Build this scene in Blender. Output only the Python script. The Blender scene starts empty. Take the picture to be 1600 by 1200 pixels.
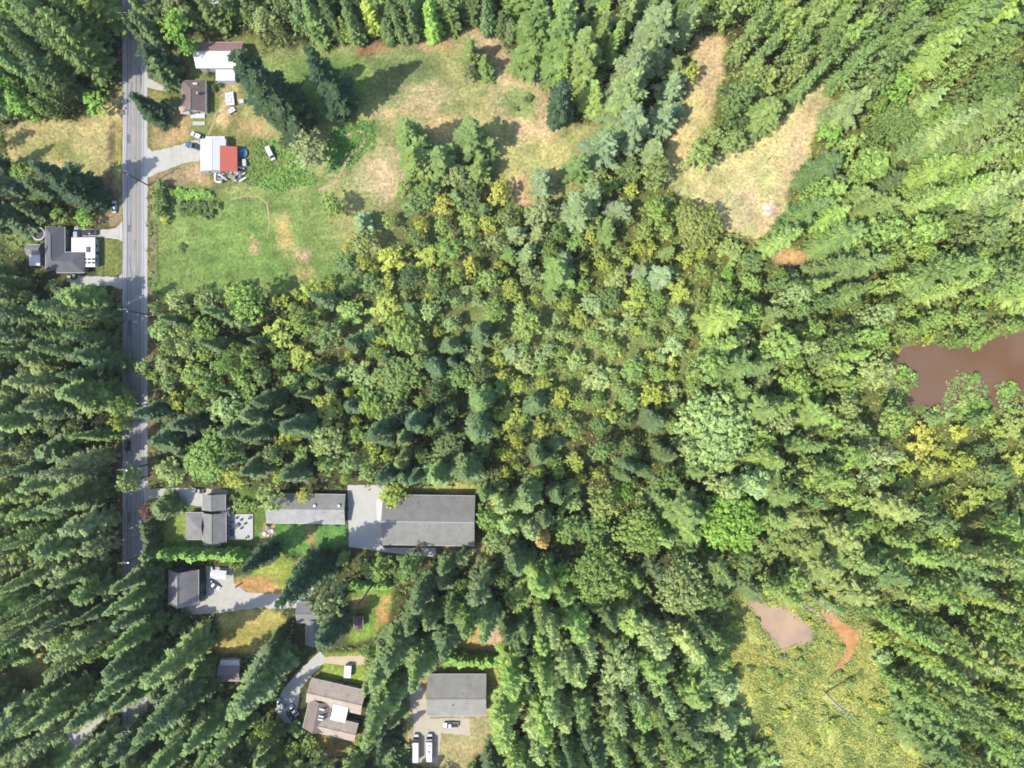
import bpy, bmesh, math, random
import numpy as np
from mathutils import Vector, Matrix

# ------------------------------------------------------------------ camera, sky, sun, exposure
R = random.Random(11)
NR = np.random.default_rng(11)
SC = bpy.context.scene
COL = SC.collection
S, H = 0.24, 250.0            # metres per photo pixel on the ground, camera height

cam = bpy.data.objects.new('camera', bpy.data.cameras.new('camera'))
COL.objects.link(cam)
cam.location = (0, 0, H)
cam.data.sensor_width = 36
cam.data.lens = 36 * H / (1600 * S)
cam.data.clip_start = 1
cam.data.clip_end = 9000
SC.camera = cam

SUN_EL = math.radians(54)
sx, sy = 0.86, 0.51           # ground direction in which shadows fall
world = bpy.data.worlds.new('World')
SC.world = world
world.use_nodes = True
wn = world.node_tree
bg = wn.nodes['Background']
sky = wn.nodes.new('ShaderNodeTexSky')
sky.sky_type = 'NISHITA'
sky.sun_disc = False
sky.sun_elevation = SUN_EL
sky.sun_rotation = math.atan2(-sx, -sy)
wn.links.new(sky.outputs[0], bg.inputs[0])
bg.inputs[1].default_value = 0.15
sun = bpy.data.objects.new('sun', bpy.data.lights.new('sun', 'SUN'))
COL.objects.link(sun)
sun.data.energy = 2.8
sun.data.angle = math.radians(0.6)
sun.data.color = (1.0, 0.95, 0.87)
sun.rotation_euler = Vector((sx * math.cos(SUN_EL), sy * math.cos(SUN_EL), -math.sin(SUN_EL))).to_track_quat('-Z', 'Y').to_euler()
sun.location = (-80, -50, 200)
SC.view_settings.view_transform = 'Standard'
SC.view_settings.look = 'None'
SC.view_settings.exposure = 1.75
SC.cycles.filter_width = 1.75
SC.view_settings.gamma = 1
SC.view_settings.use_curve_mapping = False
GAIN = 2.85

# ------------------------------------------------------------------ helpers
def lin(c):
    c = c / 255.0
    return c / 12.92 if c <= 0.04045 else ((c + 0.055) / 1.055) ** 2.4

def A(r, g, b, k=1.0):        # base colour of a thing that shows as (r,g,b) in full sun
    return tuple(min(0.85, lin(v) / GAIN * k) for v in (r, g, b))

def W(px, py, z=0.0):         # photo pixel at height z -> place in the scene
    k = S * (H - z) / H
    return ((px - 800) * k, (600 - py) * k)

def mat(name, c, rough=0.8, var=0.12, scale=3.0, metal=0.0, spec=0.3, bump=0.0, wave=None):
    m = bpy.data.materials.new(name)
    m.use_nodes = True
    n, l = m.node_tree.nodes, m.node_tree.links
    p = n['Principled BSDF']
    p.inputs['Roughness'].default_value = rough
    p.inputs['Metallic'].default_value = metal
    p.inputs['Specular IOR Level'].default_value = spec
    tc = n.new('ShaderNodeTexCoord')
    no = n.new('ShaderNodeTexNoise')
    no.inputs['Scale'].default_value = scale
    no.inputs['Detail'].default_value = 5
    l.new(tc.outputs['Object'], no.inputs['Vector'])
    mx = n.new('ShaderNodeMix'); mx.data_type = 'RGBA'
    mx.inputs[6].default_value = (*[v * (1 - var) for v in c], 1)
    mx.inputs[7].default_value = (*[min(.9, v * (1 + var)) for v in c], 1)
    l.new(no.outputs['Fac'], mx.inputs[0])
    out = mx.outputs[2]
    if wave:
        w = n.new('ShaderNodeTexWave'); w.bands_direction = wave[0]
        w.inputs['Scale'].default_value = wave[1]; w.inputs['Distortion'].default_value = 0.6
        w.inputs['Detail'].default_value = 2; w.inputs['Detail Scale'].default_value = 6
        l.new(tc.outputs['Object'], w.inputs['Vector'])
        m2 = n.new('ShaderNodeMix'); m2.data_type = 'RGBA'; m2.blend_type = 'MULTIPLY'
        m2.inputs[0].default_value = wave[2]
        l.new(out, m2.inputs[6]); l.new(w.outputs['Color'], m2.inputs[7])
        out = m2.outputs[2]
    l.new(out, p.inputs['Base Color'])
    if 'shingles' in name:
        for sc_, lo_, hi_, cc_, am_ in ((.8, .58, .7, (.055, .06, .035), .45), (5.0, .66, .72, (.10, .07, .045), .6)):
            nz = n.new('ShaderNodeTexNoise'); nz.inputs['Scale'].default_value = sc_; nz.inputs['Detail'].default_value = 6
            l.new(tc.outputs['Object'], nz.inputs['Vector'])
            mr = n.new('ShaderNodeMapRange'); mr.inputs[1].default_value = lo_; mr.inputs[2].default_value = hi_; mr.inputs[4].default_value = am_
            l.new(nz.outputs['Fac'], mr.inputs[0])
            m4 = n.new('ShaderNodeMix'); m4.data_type = 'RGBA'; m4.inputs[7].default_value = (*cc_, 1)
            l.new(mr.outputs[0], m4.inputs[0]); l.new(out, m4.inputs[6]); out = m4.outputs[2]
        l.new(out, p.inputs['Base Color'])
    if bump:
        b = n.new('ShaderNodeBump'); b.inputs['Strength'].default_value = bump
        b.inputs['Distance'].default_value = 0.1
        l.new(no.outputs['Fac'], b.inputs['Height']); l.new(b.outputs[0], p.inputs['Normal'])
    return m

def attr_ground(name, fine=0.45, coarse=0.3):
    m = bpy.data.materials.new(name); m.use_nodes = True
    n, l = m.node_tree.nodes, m.node_tree.links
    p = n['Principled BSDF']; p.inputs['Roughness'].default_value = 0.95
    p.inputs['Specular IOR Level'].default_value = 0.1
    at = n.new('ShaderNodeAttribute'); at.attribute_name = 'gcol'
    tc = n.new('ShaderNodeTexCoord')
    last = at.outputs['Color']
    for sc, lo, hi, rg in ((0.9, 1 - fine, 1 + fine, 8), (0.14, 1 - coarse, 1 + coarse, 6), (4.0, 0.75, 1.25, 3)):
        no = n.new('ShaderNodeTexNoise'); no.inputs['Scale'].default_value = sc
        no.inputs['Detail'].default_value = rg; no.inputs['Roughness'].default_value = 0.65
        l.new(tc.outputs['Object'], no.inputs['Vector'])
        mr = n.new('ShaderNodeMapRange')
        mr.inputs[1].default_value = 0.3; mr.inputs[2].default_value = 0.7
        mr.inputs[3].default_value = lo; mr.inputs[4].default_value = hi
        l.new(no.outputs['Fac'], mr.inputs[0])
        vm = n.new('ShaderNodeVectorMath'); vm.operation = 'SCALE'
        l.new(last, vm.inputs[0]); l.new(mr.outputs[0], vm.inputs['Scale'])
        last = vm.outputs[0]
    # dry straw flecks in the turf
    no = n.new('ShaderNodeTexNoise'); no.inputs['Scale'].default_value = 0.35
    no.inputs['Detail'].default_value = 10; no.inputs['Roughness'].default_value = 0.75
    l.new(tc.outputs['Object'], no.inputs['Vector'])
    mr = n.new('ShaderNodeMapRange'); mr.inputs[1].default_value = 0.52; mr.inputs[2].default_value = 0.68
    mr.inputs[3].default_value = 0; mr.inputs[4].default_value = 0.5
    l.new(no.outputs['Fac'], mr.inputs[0])
    mx = n.new('ShaderNodeMix'); mx.data_type = 'RGBA'
    l.new(mr.outputs[0], mx.inputs[0]); l.new(last, mx.inputs[6])
    vm = n.new('ShaderNodeVectorMath'); vm.operation = 'MULTIPLY'
    vm.inputs[1].default_value = (1.55, 1.22, 1.3)
    l.new(last, vm.inputs[0]); l.new(vm.outputs[0], mx.inputs[7])
    l.new(mx.outputs[2], p.inputs['Base Color'])
    b = n.new('ShaderNodeBump'); b.inputs['Strength'].default_value = 0.6; b.inputs['Distance'].default_value = 0.25
    l.new(no.outputs['Fac'], b.inputs['Height']); l.new(b.outputs[0], p.inputs['Normal'])
    return m

def foliage(name, from_attr=False, transl=0.28):
    m = bpy.data.materials.new(name); m.use_nodes = True
    n, l = m.node_tree.nodes, m.node_tree.links
    p = n['Principled BSDF']; out = n['Material Output']
    p.inputs['Roughness'].default_value = 0.6
    p.inputs['Specular IOR Level'].default_value = 0.25
    if from_attr:
        at = n.new('ShaderNodeAttribute'); at.attribute_name = 'gcol'
        c = at.outputs['Color']
    else:
        oi = n.new('ShaderNodeObjectInfo')
        at = n.new('ShaderNodeAttribute'); at.attribute_name = 'tint'
        mr = n.new('ShaderNodeMapRange'); mr.inputs[3].default_value = 0.62; mr.inputs[4].default_value = 1.3
        l.new(at.outputs['Fac'], mr.inputs[0])
        vm = n.new('ShaderNodeVectorMath'); vm.operation = 'SCALE'
        l.new(oi.outputs['Color'], vm.inputs[0]); l.new(mr.outputs[0], vm.inputs['Scale'])
        v2 = n.new('ShaderNodeVectorMath'); v2.operation = 'MULTIPLY'
        v2.inputs[1].default_value = (1.16, 1.08, 0.85)
        l.new(vm.outputs[0], v2.inputs[0])
        tc = n.new('ShaderNodeTexCoord')
        no = n.new('ShaderNodeTexNoise'); no.inputs['Scale'].default_value = 0.35; no.inputs['Detail'].default_value = 3
        l.new(tc.outputs['Object'], no.inputs['Vector'])
        m3 = n.new('ShaderNodeMapRange'); m3.inputs[1].default_value = .4; m3.inputs[2].default_value = .65
        l.new(no.outputs['Fac'], m3.inputs[0])
        mx = n.new('ShaderNodeMix'); mx.data_type = 'RGBA'
        l.new(m3.outputs[0], mx.inputs[0]); l.new(vm.outputs[0], mx.inputs[6]); l.new(v2.outputs[0], mx.inputs[7])
        c = mx.outputs[2]
    l.new(c, p.inputs['Base Color'])
    tr = n.new('ShaderNodeBsdfTranslucent')
    v4 = n.new('ShaderNodeVectorMath'); v4.operation = 'MULTIPLY'; v4.inputs[1].default_value = (1.25, 1.3, 0.7)
    l.new(c, v4.inputs[0]); l.new(v4.outputs[0], tr.inputs[0])
    ms = n.new('ShaderNodeMixShader'); ms.inputs[0].default_value = transl
    l.new(p.outputs[0], ms.inputs[1]); l.new(tr.outputs[0], ms.inputs[2])
    l.new(ms.outputs[0], out.inputs[0])
    return m

def tag(o, label=None, cat=None, group=None, kind=None):
    if label: o['label'] = label
    if cat: o['category'] = cat
    if group: o['group'] = group
    if kind: o['kind'] = kind
    return o

def empty(name, loc=(0, 0, 0), rz=0.0, label=None, cat=None, group=None):
    o = bpy.data.objects.new(name, None)
    COL.objects.link(o)
    o.location = loc; o.rotation_euler = (0, 0, rz); o.empty_display_size = 0.5
    return tag(o, label, cat, group)

def link(name, me, m=None, parent=None, label=None):
    o = bpy.data.objects.new(name, me)
    COL.objects.link(o)
    if m is not None and not me.materials: me.materials.append(m)
    if parent: o.parent = parent
    if label: o['label'] = label
    return o

class MB:
    """collects verts and faces of one mesh"""
    def __init__(s): s.v, s.f = [], []
    def add(s, vs, fs):
        b = len(s.v); s.v += [tuple(p) for p in vs]; s.f += [tuple(i + b for i in f) for f in fs]; return s
    def box(s, x0, x1, y0, y1, z0, z1):
        vs = [(x0, y0, z0), (x1, y0, z0), (x1, y1, z0), (x0, y1, z0), (x0, y0, z1), (x1, y0, z1), (x1, y1, z1), (x0, y1, z1)]
        return s.add(vs, [(3, 2, 1, 0), (4, 5, 6, 7), (0, 1, 5, 4), (1, 2, 6, 5), (2, 3, 7, 6), (3, 0, 4, 7)])
    def obox(s, c, d, L, w, h):           # oriented bar: centre c, direction d, length L
        q = Vector(d).to_track_quat('X', 'Z').to_matrix()
        vs = []
        for z in (-h / 2, h / 2):
            for x, y in ((-L / 2, -w / 2), (L / 2, -w / 2), (L / 2, w / 2), (-L / 2, w / 2)):
                vs.append(Vector(c) + q @ Vector((x, y, z)))
        return s.add(vs, [(3, 2, 1, 0), (4, 5, 6, 7), (0, 1, 5, 4), (1, 2, 6, 5), (2, 3, 7, 6), (3, 0, 4, 7)])
    def tube(s, pts, rs, n=7, cap=True):
        rings = []
        for i, p in enumerate(pts):
            p = Vector(p)
            d = Vector(pts[min(i + 1, len(pts) - 1)]) - Vector(pts[max(i - 1, 0)])
            q = d.to_track_quat('Z', 'X').to_matrix()
            rings.append([p + q @ Vector((rs[i] * math.cos(2 * math.pi * k / n), rs[i] * math.sin(2 * math.pi * k / n), 0)) for k in range(n)])
        fs = []
        for i in range(len(pts) - 1):
            for k in range(n):
                fs.append((i * n + k, i * n + (k + 1) % n, (i + 1) * n + (k + 1) % n, (i + 1) * n + k))
        if cap:
            fs.append(tuple(range(n - 1, -1, -1))); fs.append(tuple((len(pts) - 1) * n + k for k in range(n)))
        return s.add([p for r in rings for p in r], fs)
    def mesh(s, name):
        me = bpy.data.meshes.new(name); me.from_pydata(s.v, [], s.f); me.update(); return me
    def build(s, name, m, parent=None, label=None, loc=None, rz=0.0):
        o = link(name, s.mesh(name), m, parent, label)
        if loc is not None: o.location = loc
        o.rotation_euler = (0, 0, rz)
        return o

def copy_tree(o, parent=None):
    c = o.copy(); COL.objects.link(c)
    if parent: c.parent = parent
    for ch in [x for x in o.children]:
        copy_tree(ch, c)
    return c

def inside(P, poly):                      # vectorised point-in-polygon
    x, y = P[:, 0], P[:, 1]
    r = np.zeros(len(P), bool); n = len(poly)
    for i in range(n):
        x0, y0 = poly[i]; x1, y1 = poly[(i + 1) % n]
        if y0 == y1: continue
        c = ((y0 > y) != (y1 > y)) & (x < (x1 - x0) * (y - y0) / (y1 - y0) + x0)
        r ^= c
    return r

def sdist(P, poly):                       # signed distance, positive inside
    d = np.full(len(P), 1e9); n = len(poly)
    for i in range(n):
        a = np.array(poly[i], float); b = np.array(poly[(i + 1) % n], float)
        ab = b - a; t = np.clip(((P - a) @ ab) / max(1e-9, ab @ ab), 0, 1)
        d = np.minimum(d, np.hypot(*(P - a - t[:, None] * ab).T))
    return np.where(inside(P, poly), d, -d)

def wob(P, s, seed):                      # cheap smooth noise in [-1,1] over photo pixels
    r = np.random.default_rng(seed); o = np.zeros(len(P))
    for k in range(6):
        a = r.uniform(0, 2 * np.pi); f = (0.6 + k * 0.55) / s
        o += np.sin((P[:, 0] * math.cos(a) + P[:, 1] * math.sin(a)) * f + r.uniform(0, 6.28)) / (1 + 0.5 * k)
    return o / 2.6

# ------------------------------------------------------------------ the lie of the land (photo pixels)
MEADOW = [(405, 85), (470, 74), (560, 70), (640, 62), (700, 58), (735, 40), (775, 60), (800, 95), (845, 125), (875, 175), (900, 200), (930, 180), (945, 150), (985, 150), (980, 230), (900, 300), (820, 330), (780, 300), (740, 330), (640, 350), (590, 400), (560, 440), (520, 458), (242, 458), (240, 296), (300, 290), (330, 300), (400, 285), (440, 250), (400, 215), (370, 200), (385, 130)]
YARD = [(232, 90), (300, 55), (405, 55), (405, 85), (385, 130), (370, 200), (400, 215), (440, 250), (400, 285), (330, 300), (300, 290), (236, 296), (231, 226)]
VERGE = [(10, 195), (135, 183), (186, 140), (191, 140), (191, 345), (150, 345), (100, 290), (10, 260)]
STRIP = [(1085, 55), (1130, 55), (1128, 120), (1112, 190), (1080, 245), (1045, 290), (1025, 270), (1050, 210), (1070, 140)]
CLEARING = [(1290, 120), (1300, 180), (1266, 215), (1264, 258), (1236, 295), (1230, 332), (1185, 372), (1135, 362), (1110, 335), (1062, 308), (1045, 290), (1095, 250), (1150, 235), (1200, 205), (1245, 160)]
FRONT_LAWN = [(151, 374), (191, 376), (191, 430), (151, 432)]
POND_A = [(1380, 550), (1425, 541), (1448, 534), (1472, 542), (1520, 540), (1548, 530), (1700, 495), (1700, 655), (1560, 640), (1520, 622), (1475, 640), (1440, 634), (1405, 636), (1385, 610), (1395, 580)]
POND_B = [(1164, 940), (1180, 936), (1205, 944), (1232, 953), (1258, 970), (1276, 987), (1272, 1004), (1248, 1010), (1234, 1012), (1226, 1021), (1214, 1010), (1198, 990), (1182, 966)]
POND_C = [(1278, 954), (1298, 953), (1316, 967), (1334, 980), (1347, 986), (1343, 1010), (1332, 1030), (1316, 1046), (1302, 1052), (1306, 1040), (1318, 1026), (1318, 1008), (1306, 990), (1292, 972)]
MARSH = [(1130, 950), (1165, 930), (1240, 950), (1300, 945), (1355, 985), (1372, 1030), (1385, 1080), (1450, 1215), (1215, 1215), (1150, 1110), (1130, 1020)]
LAWN_A = [(238, 762), (318, 762), (420, 765), (420, 855), (255, 862), (238, 820)]
LAWN_B = [(412, 815), (545, 818), (545, 852), (470, 862), (400, 868)]
LAWN_C = [(365, 905), (440, 868), (480, 890), (470, 935), (420, 948), (375, 920)]
LAWN_D = [(340, 955), (425, 950), (445, 970), (400, 1020), (335, 1020)]
LAWN_E = [(548, 915), (615, 918), (612, 960), (585, 1000), (545, 1005)]
LAWN_F = [(700, 965), (790, 960), (788, 1032), (700, 1030)]
LAWN_G = [(498, 1020), (572, 1020), (572, 1070), (498, 1064)]
LAWN_H = [(635, 1045), (775, 1040), (782, 1160), (730, 1200), (630, 1200)]
LAWN_I = [(-20, 1170), (90, 1150), (125, 1155), (100, 1230), (-20, 1230)]
LAWN_J = [(10, 1005), (75, 1010), (75, 1095), (10, 1100)]
LAWN_K = [(245, 1000), (345, 1020), (385, 1080), (330, 1100), (200, 1060)]
LAWN_L = [(470, 1130), (590, 1140), (590, 1190), (480, 1180)]
BIT_A = [(205, 985), (240, 985), (235, 1030), (200, 1030)]
BIT_B = [(100, 1140), (150, 1110), (165, 1120), (120, 1175)]

# (polygon, colour in sun, feather px, wobble px)
PAINT = [
 ([(-80, -80), (1700, -80), (1700, 1300), (-80, 1300)], (96, 96, 60), 1, 0),
 ([(850, 250), (1700, -80), (1700, 1300), (1100, 1300), (1150, 760), (1000, 650)], (120, 125, 66), 60, 40),
 ([(470, 545), (560, 480), (620, 470), (760, 470), (900, 480), (1080, 470), (1100, 560), (1020, 640), (900, 700), (760, 690), (640, 560)], (140, 150, 88), 30, 25),
 ([(180, 75), (192, 75), (192, 1250), (172, 1250), (176, 450)], (128, 108, 78), 4, 3),
 ([(229, 60), (243, 60), (243, 1250), (229, 1250)], (142, 128, 92), 3, 3),
 (MEADOW, (172, 174, 110), 6, 4),
 ([(400, 85), (560, 75), (600, 120), (560, 190), (450, 180), (400, 120)], (134, 158, 86), 20, 10),
 ([(585, 90), (660, 80), (700, 140), (690, 190), (610, 170)], (134, 148, 92), 20, 12),
 ([(240, 300), (500, 300), (560, 460), (240, 460)], (138, 160, 88), 12, 6),
 ([(300, 330), (420, 320), (480, 380), (420, 430), (300, 425)], (132, 160, 84), 20, 10),
 ([(525, 190), (585, 190), (590, 230), (545, 260), (510, 270), (505, 230)], (108, 150, 78), 8, 5),
 ([(610, 220), (700, 240), (790, 285), (830, 345), (640, 470), (500, 470), (590, 400)], (126, 132, 80), 12, 8),
 ([(395, 215), (450, 225), (500, 285), (440, 300), (385, 290)], (138, 172, 88), 8, 5),
 ([(625, 145), (680, 125), (700, 150), (660, 180), (630, 178)], (206, 188, 138), 16, 10),
 ([(580, 180), (650, 165), (650, 172), (580, 188)], (196, 176, 128), 4, 3),
 ([(555, 260), (600, 230), (640, 222), (635, 300), (600, 320), (560, 300)], (214, 194, 146), 14, 9),
 ([(625, 200), (700, 185), (745, 180), (720, 230), (660, 235)], (206, 188, 130), 12, 9),
 ([(760, 90), (800, 105), (845, 130), (870, 190), (870, 240), (820, 235), (785, 190), (765, 130)], (222, 196, 146), 14, 9),
 ([(730, 45), (775, 60), (800, 100), (780, 110), (750, 75)], (214, 188, 144), 8, 5),
 ([(640, 62), (700, 60), (715, 75), (660, 85)], (196, 160, 120), 7, 4),
 ([(555, 70), (610, 66), (610, 82), (560, 84)], (176, 136, 100), 6, 3),
 ([(780, 230), (870, 210), (900, 240), (860, 290), (800, 300)], (200, 196, 124), 14, 8),
 ([(780, 130), (830, 140), (835, 180), (790, 180)], (150, 168, 102), 10, 6),
 ([(800, 280), (820, 275), (830, 320), (805, 330)], (216, 184, 136), 6, 4),
 ([(428, 340), (450, 330), (462, 380), (448, 400), (432, 380)], (190, 176, 110), 9, 5),
 ([(395, 372), (402, 376), (403, 395), (398, 398), (392, 392)], (206, 178, 130), 3, 2),
 ([(465, 390), (485, 392), (482, 410), (466, 408)], (210, 180, 140), 5, 3),
 ([(460, 420), (490, 416), (490, 436), (462, 438)], (186, 168, 108), 7, 5),
 (YARD, (140, 146, 84), 5, 4),
 ([(255, 175), (300, 170), (300, 225), (245, 228), (240, 215)], (196, 168, 118), 8, 6),
 ([(235, 110), (290, 100), (280, 140), (236, 145)], (130, 112, 80), 8, 6),
 ([(345, 130), (372, 130), (370, 150), (352, 200), (340, 190)], (206, 186, 132), 6, 4),
 ([(240, 270), (320, 250), (330, 290), (240, 292)], (190, 165, 124), 8, 6),
 ([(360, 180), (410, 185), (420, 215), (370, 205)], (186, 158, 110), 8, 6),
 (VERGE, (198, 184, 124), 6, 5),
 ([(50, 215), (110, 215), (120, 250), (60, 250)], (164, 164, 98), 14, 8),
 ([(171, 190), (181, 190), (178, 300), (168, 300)], (132, 116, 84), 5, 2),
 ([(180, 190), (191, 190), (191, 300), (181, 300)], (180, 172, 92), 3, 2),
 ([(140, 290), (192, 290), (192, 345), (150, 350)], (160, 142, 104), 8, 5),
 (STRIP, (222, 206, 140), 6, 5),
 ([(1092, 62), (1128, 62), (1122, 130), (1105, 180), (1094, 130)], (224, 194, 148), 7, 5),
 (CLEARING, (226, 216, 148), 6, 5),
 ([(1268, 140), (1292, 150), (1288, 178), (1256, 215), (1262, 255), (1232, 290), (1225, 330), (1190, 368), (1170, 350), (1200, 310), (1225, 260), (1235, 215)], (232, 206, 156), 8, 6),
 ([(1060, 275), (1130, 262), (1160, 290), (1130, 310), (1065, 300)], (218, 204, 140), 14, 9),
 ([(1135, 300), (1180, 295), (1190, 340), (1150, 360)], (226, 204, 156), 10, 6),
 ([(1190, 320), (1212, 318), (1210, 332), (1195, 332)], (240, 226, 206), 3, 2),
 ([(1195, 390), (1262, 395), (1270, 412), (1215, 416)], (228, 190, 132), 6, 4),
 (FRONT_LAWN, (132, 142, 76), 2, 1),
 ([(10, 355), (75, 350), (80, 385), (10, 390)], (140, 150, 86), 6, 4),
 (MARSH, (202, 208, 114), 10, 8),
 ([(1140, 1020), (1200, 1000), (1220, 1060), (1170, 1080)], (184, 176, 84), 12, 8),
 ([(1160, 930), (1280, 930), (1360, 975), (1360, 1060), (1300, 1070), (1190, 1020)], (172, 174, 98), 8, 6),
 ([(1380, 530), (1700, 500), (1700, 660), (1380, 650)], (130, 140, 80), 8, 5),
 (LAWN_A, (116, 140, 70), 5, 4),
 ([(255, 800), (292, 800), (290, 850), (256, 850)], (150, 170, 82), 5, 3),
 (LAWN_B, (112, 158, 78), 5, 3),
 ([(412, 818), (428, 820), (430, 845), (408, 846)], (200, 178, 120), 3, 2),
 ([(478, 818), (490, 818), (494, 855), (482, 855)], (176, 160, 96), 3, 2),
 (LAWN_C, (160, 172, 82), 5, 4),
 ([(360, 905), (420, 900), (440, 925), (400, 932), (370, 925)], (214, 166, 110), 6, 4),
 (LAWN_D, (206, 190, 110), 6, 4),
 ([(340, 985), (430, 975), (420, 1018), (345, 1010)], (176, 164, 90), 8, 5),
 (LAWN_E, (140, 168, 76), 4, 3),
 ([(595, 930), (615, 925), (605, 970), (585, 985)], (212, 168, 108), 5, 4),
 ([(550, 935), (575, 930), (572, 950), (550, 955)], (206, 170, 120), 4, 3),
 (LAWN_F, (214, 182, 112), 6, 4),
 ([(755, 975), (785, 972), (785, 1020), (760, 1020)], (224, 186, 150), 5, 3),
 (LAWN_G, (156, 176, 80), 4, 3),
 (LAWN_H, (188, 176, 122), 6, 5),
 ([(756, 1045), (780, 1045), (778, 1120), (758, 1120)], (206, 190, 112), 4, 3),
 (LAWN_I, (146, 178, 96), 5, 4), (LAWN_J, (204, 194, 120), 8, 5), (LAWN_K, (140, 132, 82), 8, 6),
 (LAWN_L, (170, 150, 92), 6, 4),
 (BIT_A, (196, 188, 176), 4, 3), (BIT_B, (206, 192, 170), 5, 3),
 ([(690, 850), (770, 855), (775, 880), (700, 872)], (186, 166, 120), 6, 4),
 ([(590, 755), (770, 755), (770, 775), (590, 772)], (190, 184, 110), 4, 3),
]

cell = 1.15
gx = np.arange(-208, 208.1, cell); gy = np.arange(-160, 160.1, cell)
nx, ny = len(gx), len(gy)
GX, GY = np.meshgrid(gx, gy)
V = np.stack([GX.ravel(), GY.ravel()], 1)
PX = np.stack([V[:, 0] / S + 800, 600 - V[:, 1] / S], 1)
GC = np.zeros((len(V), 3))
for i, (poly, c, fe, wb) in enumerate(PAINT):
    xs = [p[0] for p in poly]; ys = [p[1] for p in poly]; mg = fe + wb * 2 + 8
    near = (PX[:, 0] > min(xs) - mg) & (PX[:, 0] < max(xs) + mg) & (PX[:, 1] > min(ys) - mg) & (PX[:, 1] < max(ys) + mg)
    idx = np.nonzero(near)[0]
    if not len(idx): continue
    Q = PX[idx]
    d = sdist(Q, poly) + ((wob(Q, 9 + fe, i) + .8 * wob(Q, 4 + fe * .3, i + 900)) * wb if wb else 0) + (NR.normal(0, fe * .35, len(Q)) if wb else 0)
    t = np.clip(d / (2.0 * fe) + 0.5, 0, 1)[:, None]; t = t * t * (3 - 2 * t)
    GC[idx] = GC[idx] * (1 - t) + np.array(A(*c)) * t
mott = np.clip(wob(PX, 16, 700) * .9 + wob(PX, 6, 701) * .8 + NR.normal(0, .25, len(PX)), -1, 1)[:, None]
pm = np.clip(sdist(PX, [(245, 300), (520, 300), (560, 455), (245, 455)]) / 12, 0, 1); pm2 = np.clip(sdist(PX, CLEARING) / 12, 0, 1)
GC *= (1 + (.07 * pm * np.sin((PX[:, 1] + PX[:, 0] * .12 + 3 * wob(PX, 40, 77)) / 3.6) + .06 * pm2 * np.sin((PX[:, 0] * .8 + PX[:, 1] * .7 + 4 * wob(PX, 30, 78)) / 4.0)))[:, None]
lum = GC.mean(1, keepdims=True)
GC = np.where(mott > 0, GC * (1 + mott * np.array([.26, .16, .18])), GC * (1 + mott * np.array([.2, .1, .16])))
GZ = (wob(PX, 22, 501) * 0.03 + wob(PX, 8, 502) * 0.015) - 0.05
GROUND = attr_ground('ground_cover')
FI = np.arange(ny * nx).reshape(ny, nx)
QUADS = np.stack([FI[:-1, :-1], FI[:-1, 1:], FI[1:, 1:], FI[1:, :-1]], -1).reshape(-1, 4)
FC = PX[QUADS].mean(1)
owner = np.zeros(len(QUADS), int)
patches = [('ground', None), ('meadow', MEADOW), ('yard_grass', YARD), ('roadside_grass', VERGE), ('meadow', STRIP), ('meadow', CLEARING), ('marsh_ground', MARSH)] + [('lawn', p) for p in (FRONT_LAWN, LAWN_A, LAWN_B, LAWN_C, LAWN_D, LAWN_E, LAWN_F, LAWN_G, LAWN_H, LAWN_I, LAWN_J, LAWN_K, LAWN_L)]
for k, (nm, poly) in enumerate(patches):
    if poly: owner[inside(FC, poly)] = k
for k, (nm, poly) in enumerate(patches):
    q = QUADS[owner == k]
    if not len(q): continue
    used, inv = np.unique(q, return_inverse=True)
    me = bpy.data.meshes.new(nm)
    vv = np.column_stack([V[used], GZ[used]]); cc = GC[used]; ff = inv.reshape(-1, 4)
    if k == 0:   # carry the same sheet on to the horizon
        b = len(vv); f = 4500.0; x0, x1, y0, y1 = gx[0], gx[-1], gy[0], gy[-1]
        ring = np.array([(x0, y0), (x1, y0), (x1, y1), (x0, y1), (-f, -f), (f, -f), (f, f), (-f, f)])
        vv = np.vstack([vv, np.column_stack([ring, np.full(8, -0.3)])]); cc = np.vstack([cc, np.tile(A(110, 120, 66), (8, 1))])
        ff = np.vstack([ff, b + np.array([(0, 4, 5, 1), (1, 5, 6, 2), (2, 6, 7, 3), (3, 7, 4, 0)])])
    me.from_pydata(vv.tolist(), [], ff.tolist())
    at = me.attributes.new('gcol', 'FLOAT_COLOR', 'POINT')
    at.data.foreach_set('color', np.column_stack([cc, np.ones(len(cc))]).astype(np.float32).ravel())
    tag(link(nm, me, GROUND), kind='structure')

def sheet(name, poly, z, m, kind='structure', rag=0.0, seed=0, step=6.0):
    """flat sheet with a slightly ragged outline, poly in photo pixels"""
    r = random.Random(seed); pts = []
    n = len(poly)
    for i in range(n):
        a, b = Vector(poly[i]), Vector(poly[(i + 1) % n]); k = max(1, int((b - a).length / step)) if rag else 1
        for j in range(k):
            p = a.lerp(b, j / k)
            if rag: p += Vector((r.uniform(-rag, rag), r.uniform(-rag, rag)))
            pts.append((*W(p.x, p.y), z))
    bm = bmesh.new()
    vs = [bm.verts.new(p) for p in pts]
    f = bm.faces.new(vs)
    if f.normal.z < 0: f.normal_flip()
    bm.normal_update()
    bm.faces.ensure_lookup_table()
    if bm.faces[0].normal.z < 0: bmesh.ops.reverse_faces(bm, faces=bm.faces[:])
    bmesh.ops.triangulate(bm, faces=bm.faces[:])
    me = bpy.data.meshes.new(name); bm.to_mesh(me); bm.free()
    return tag(link(name, me, m), kind=kind)

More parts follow.
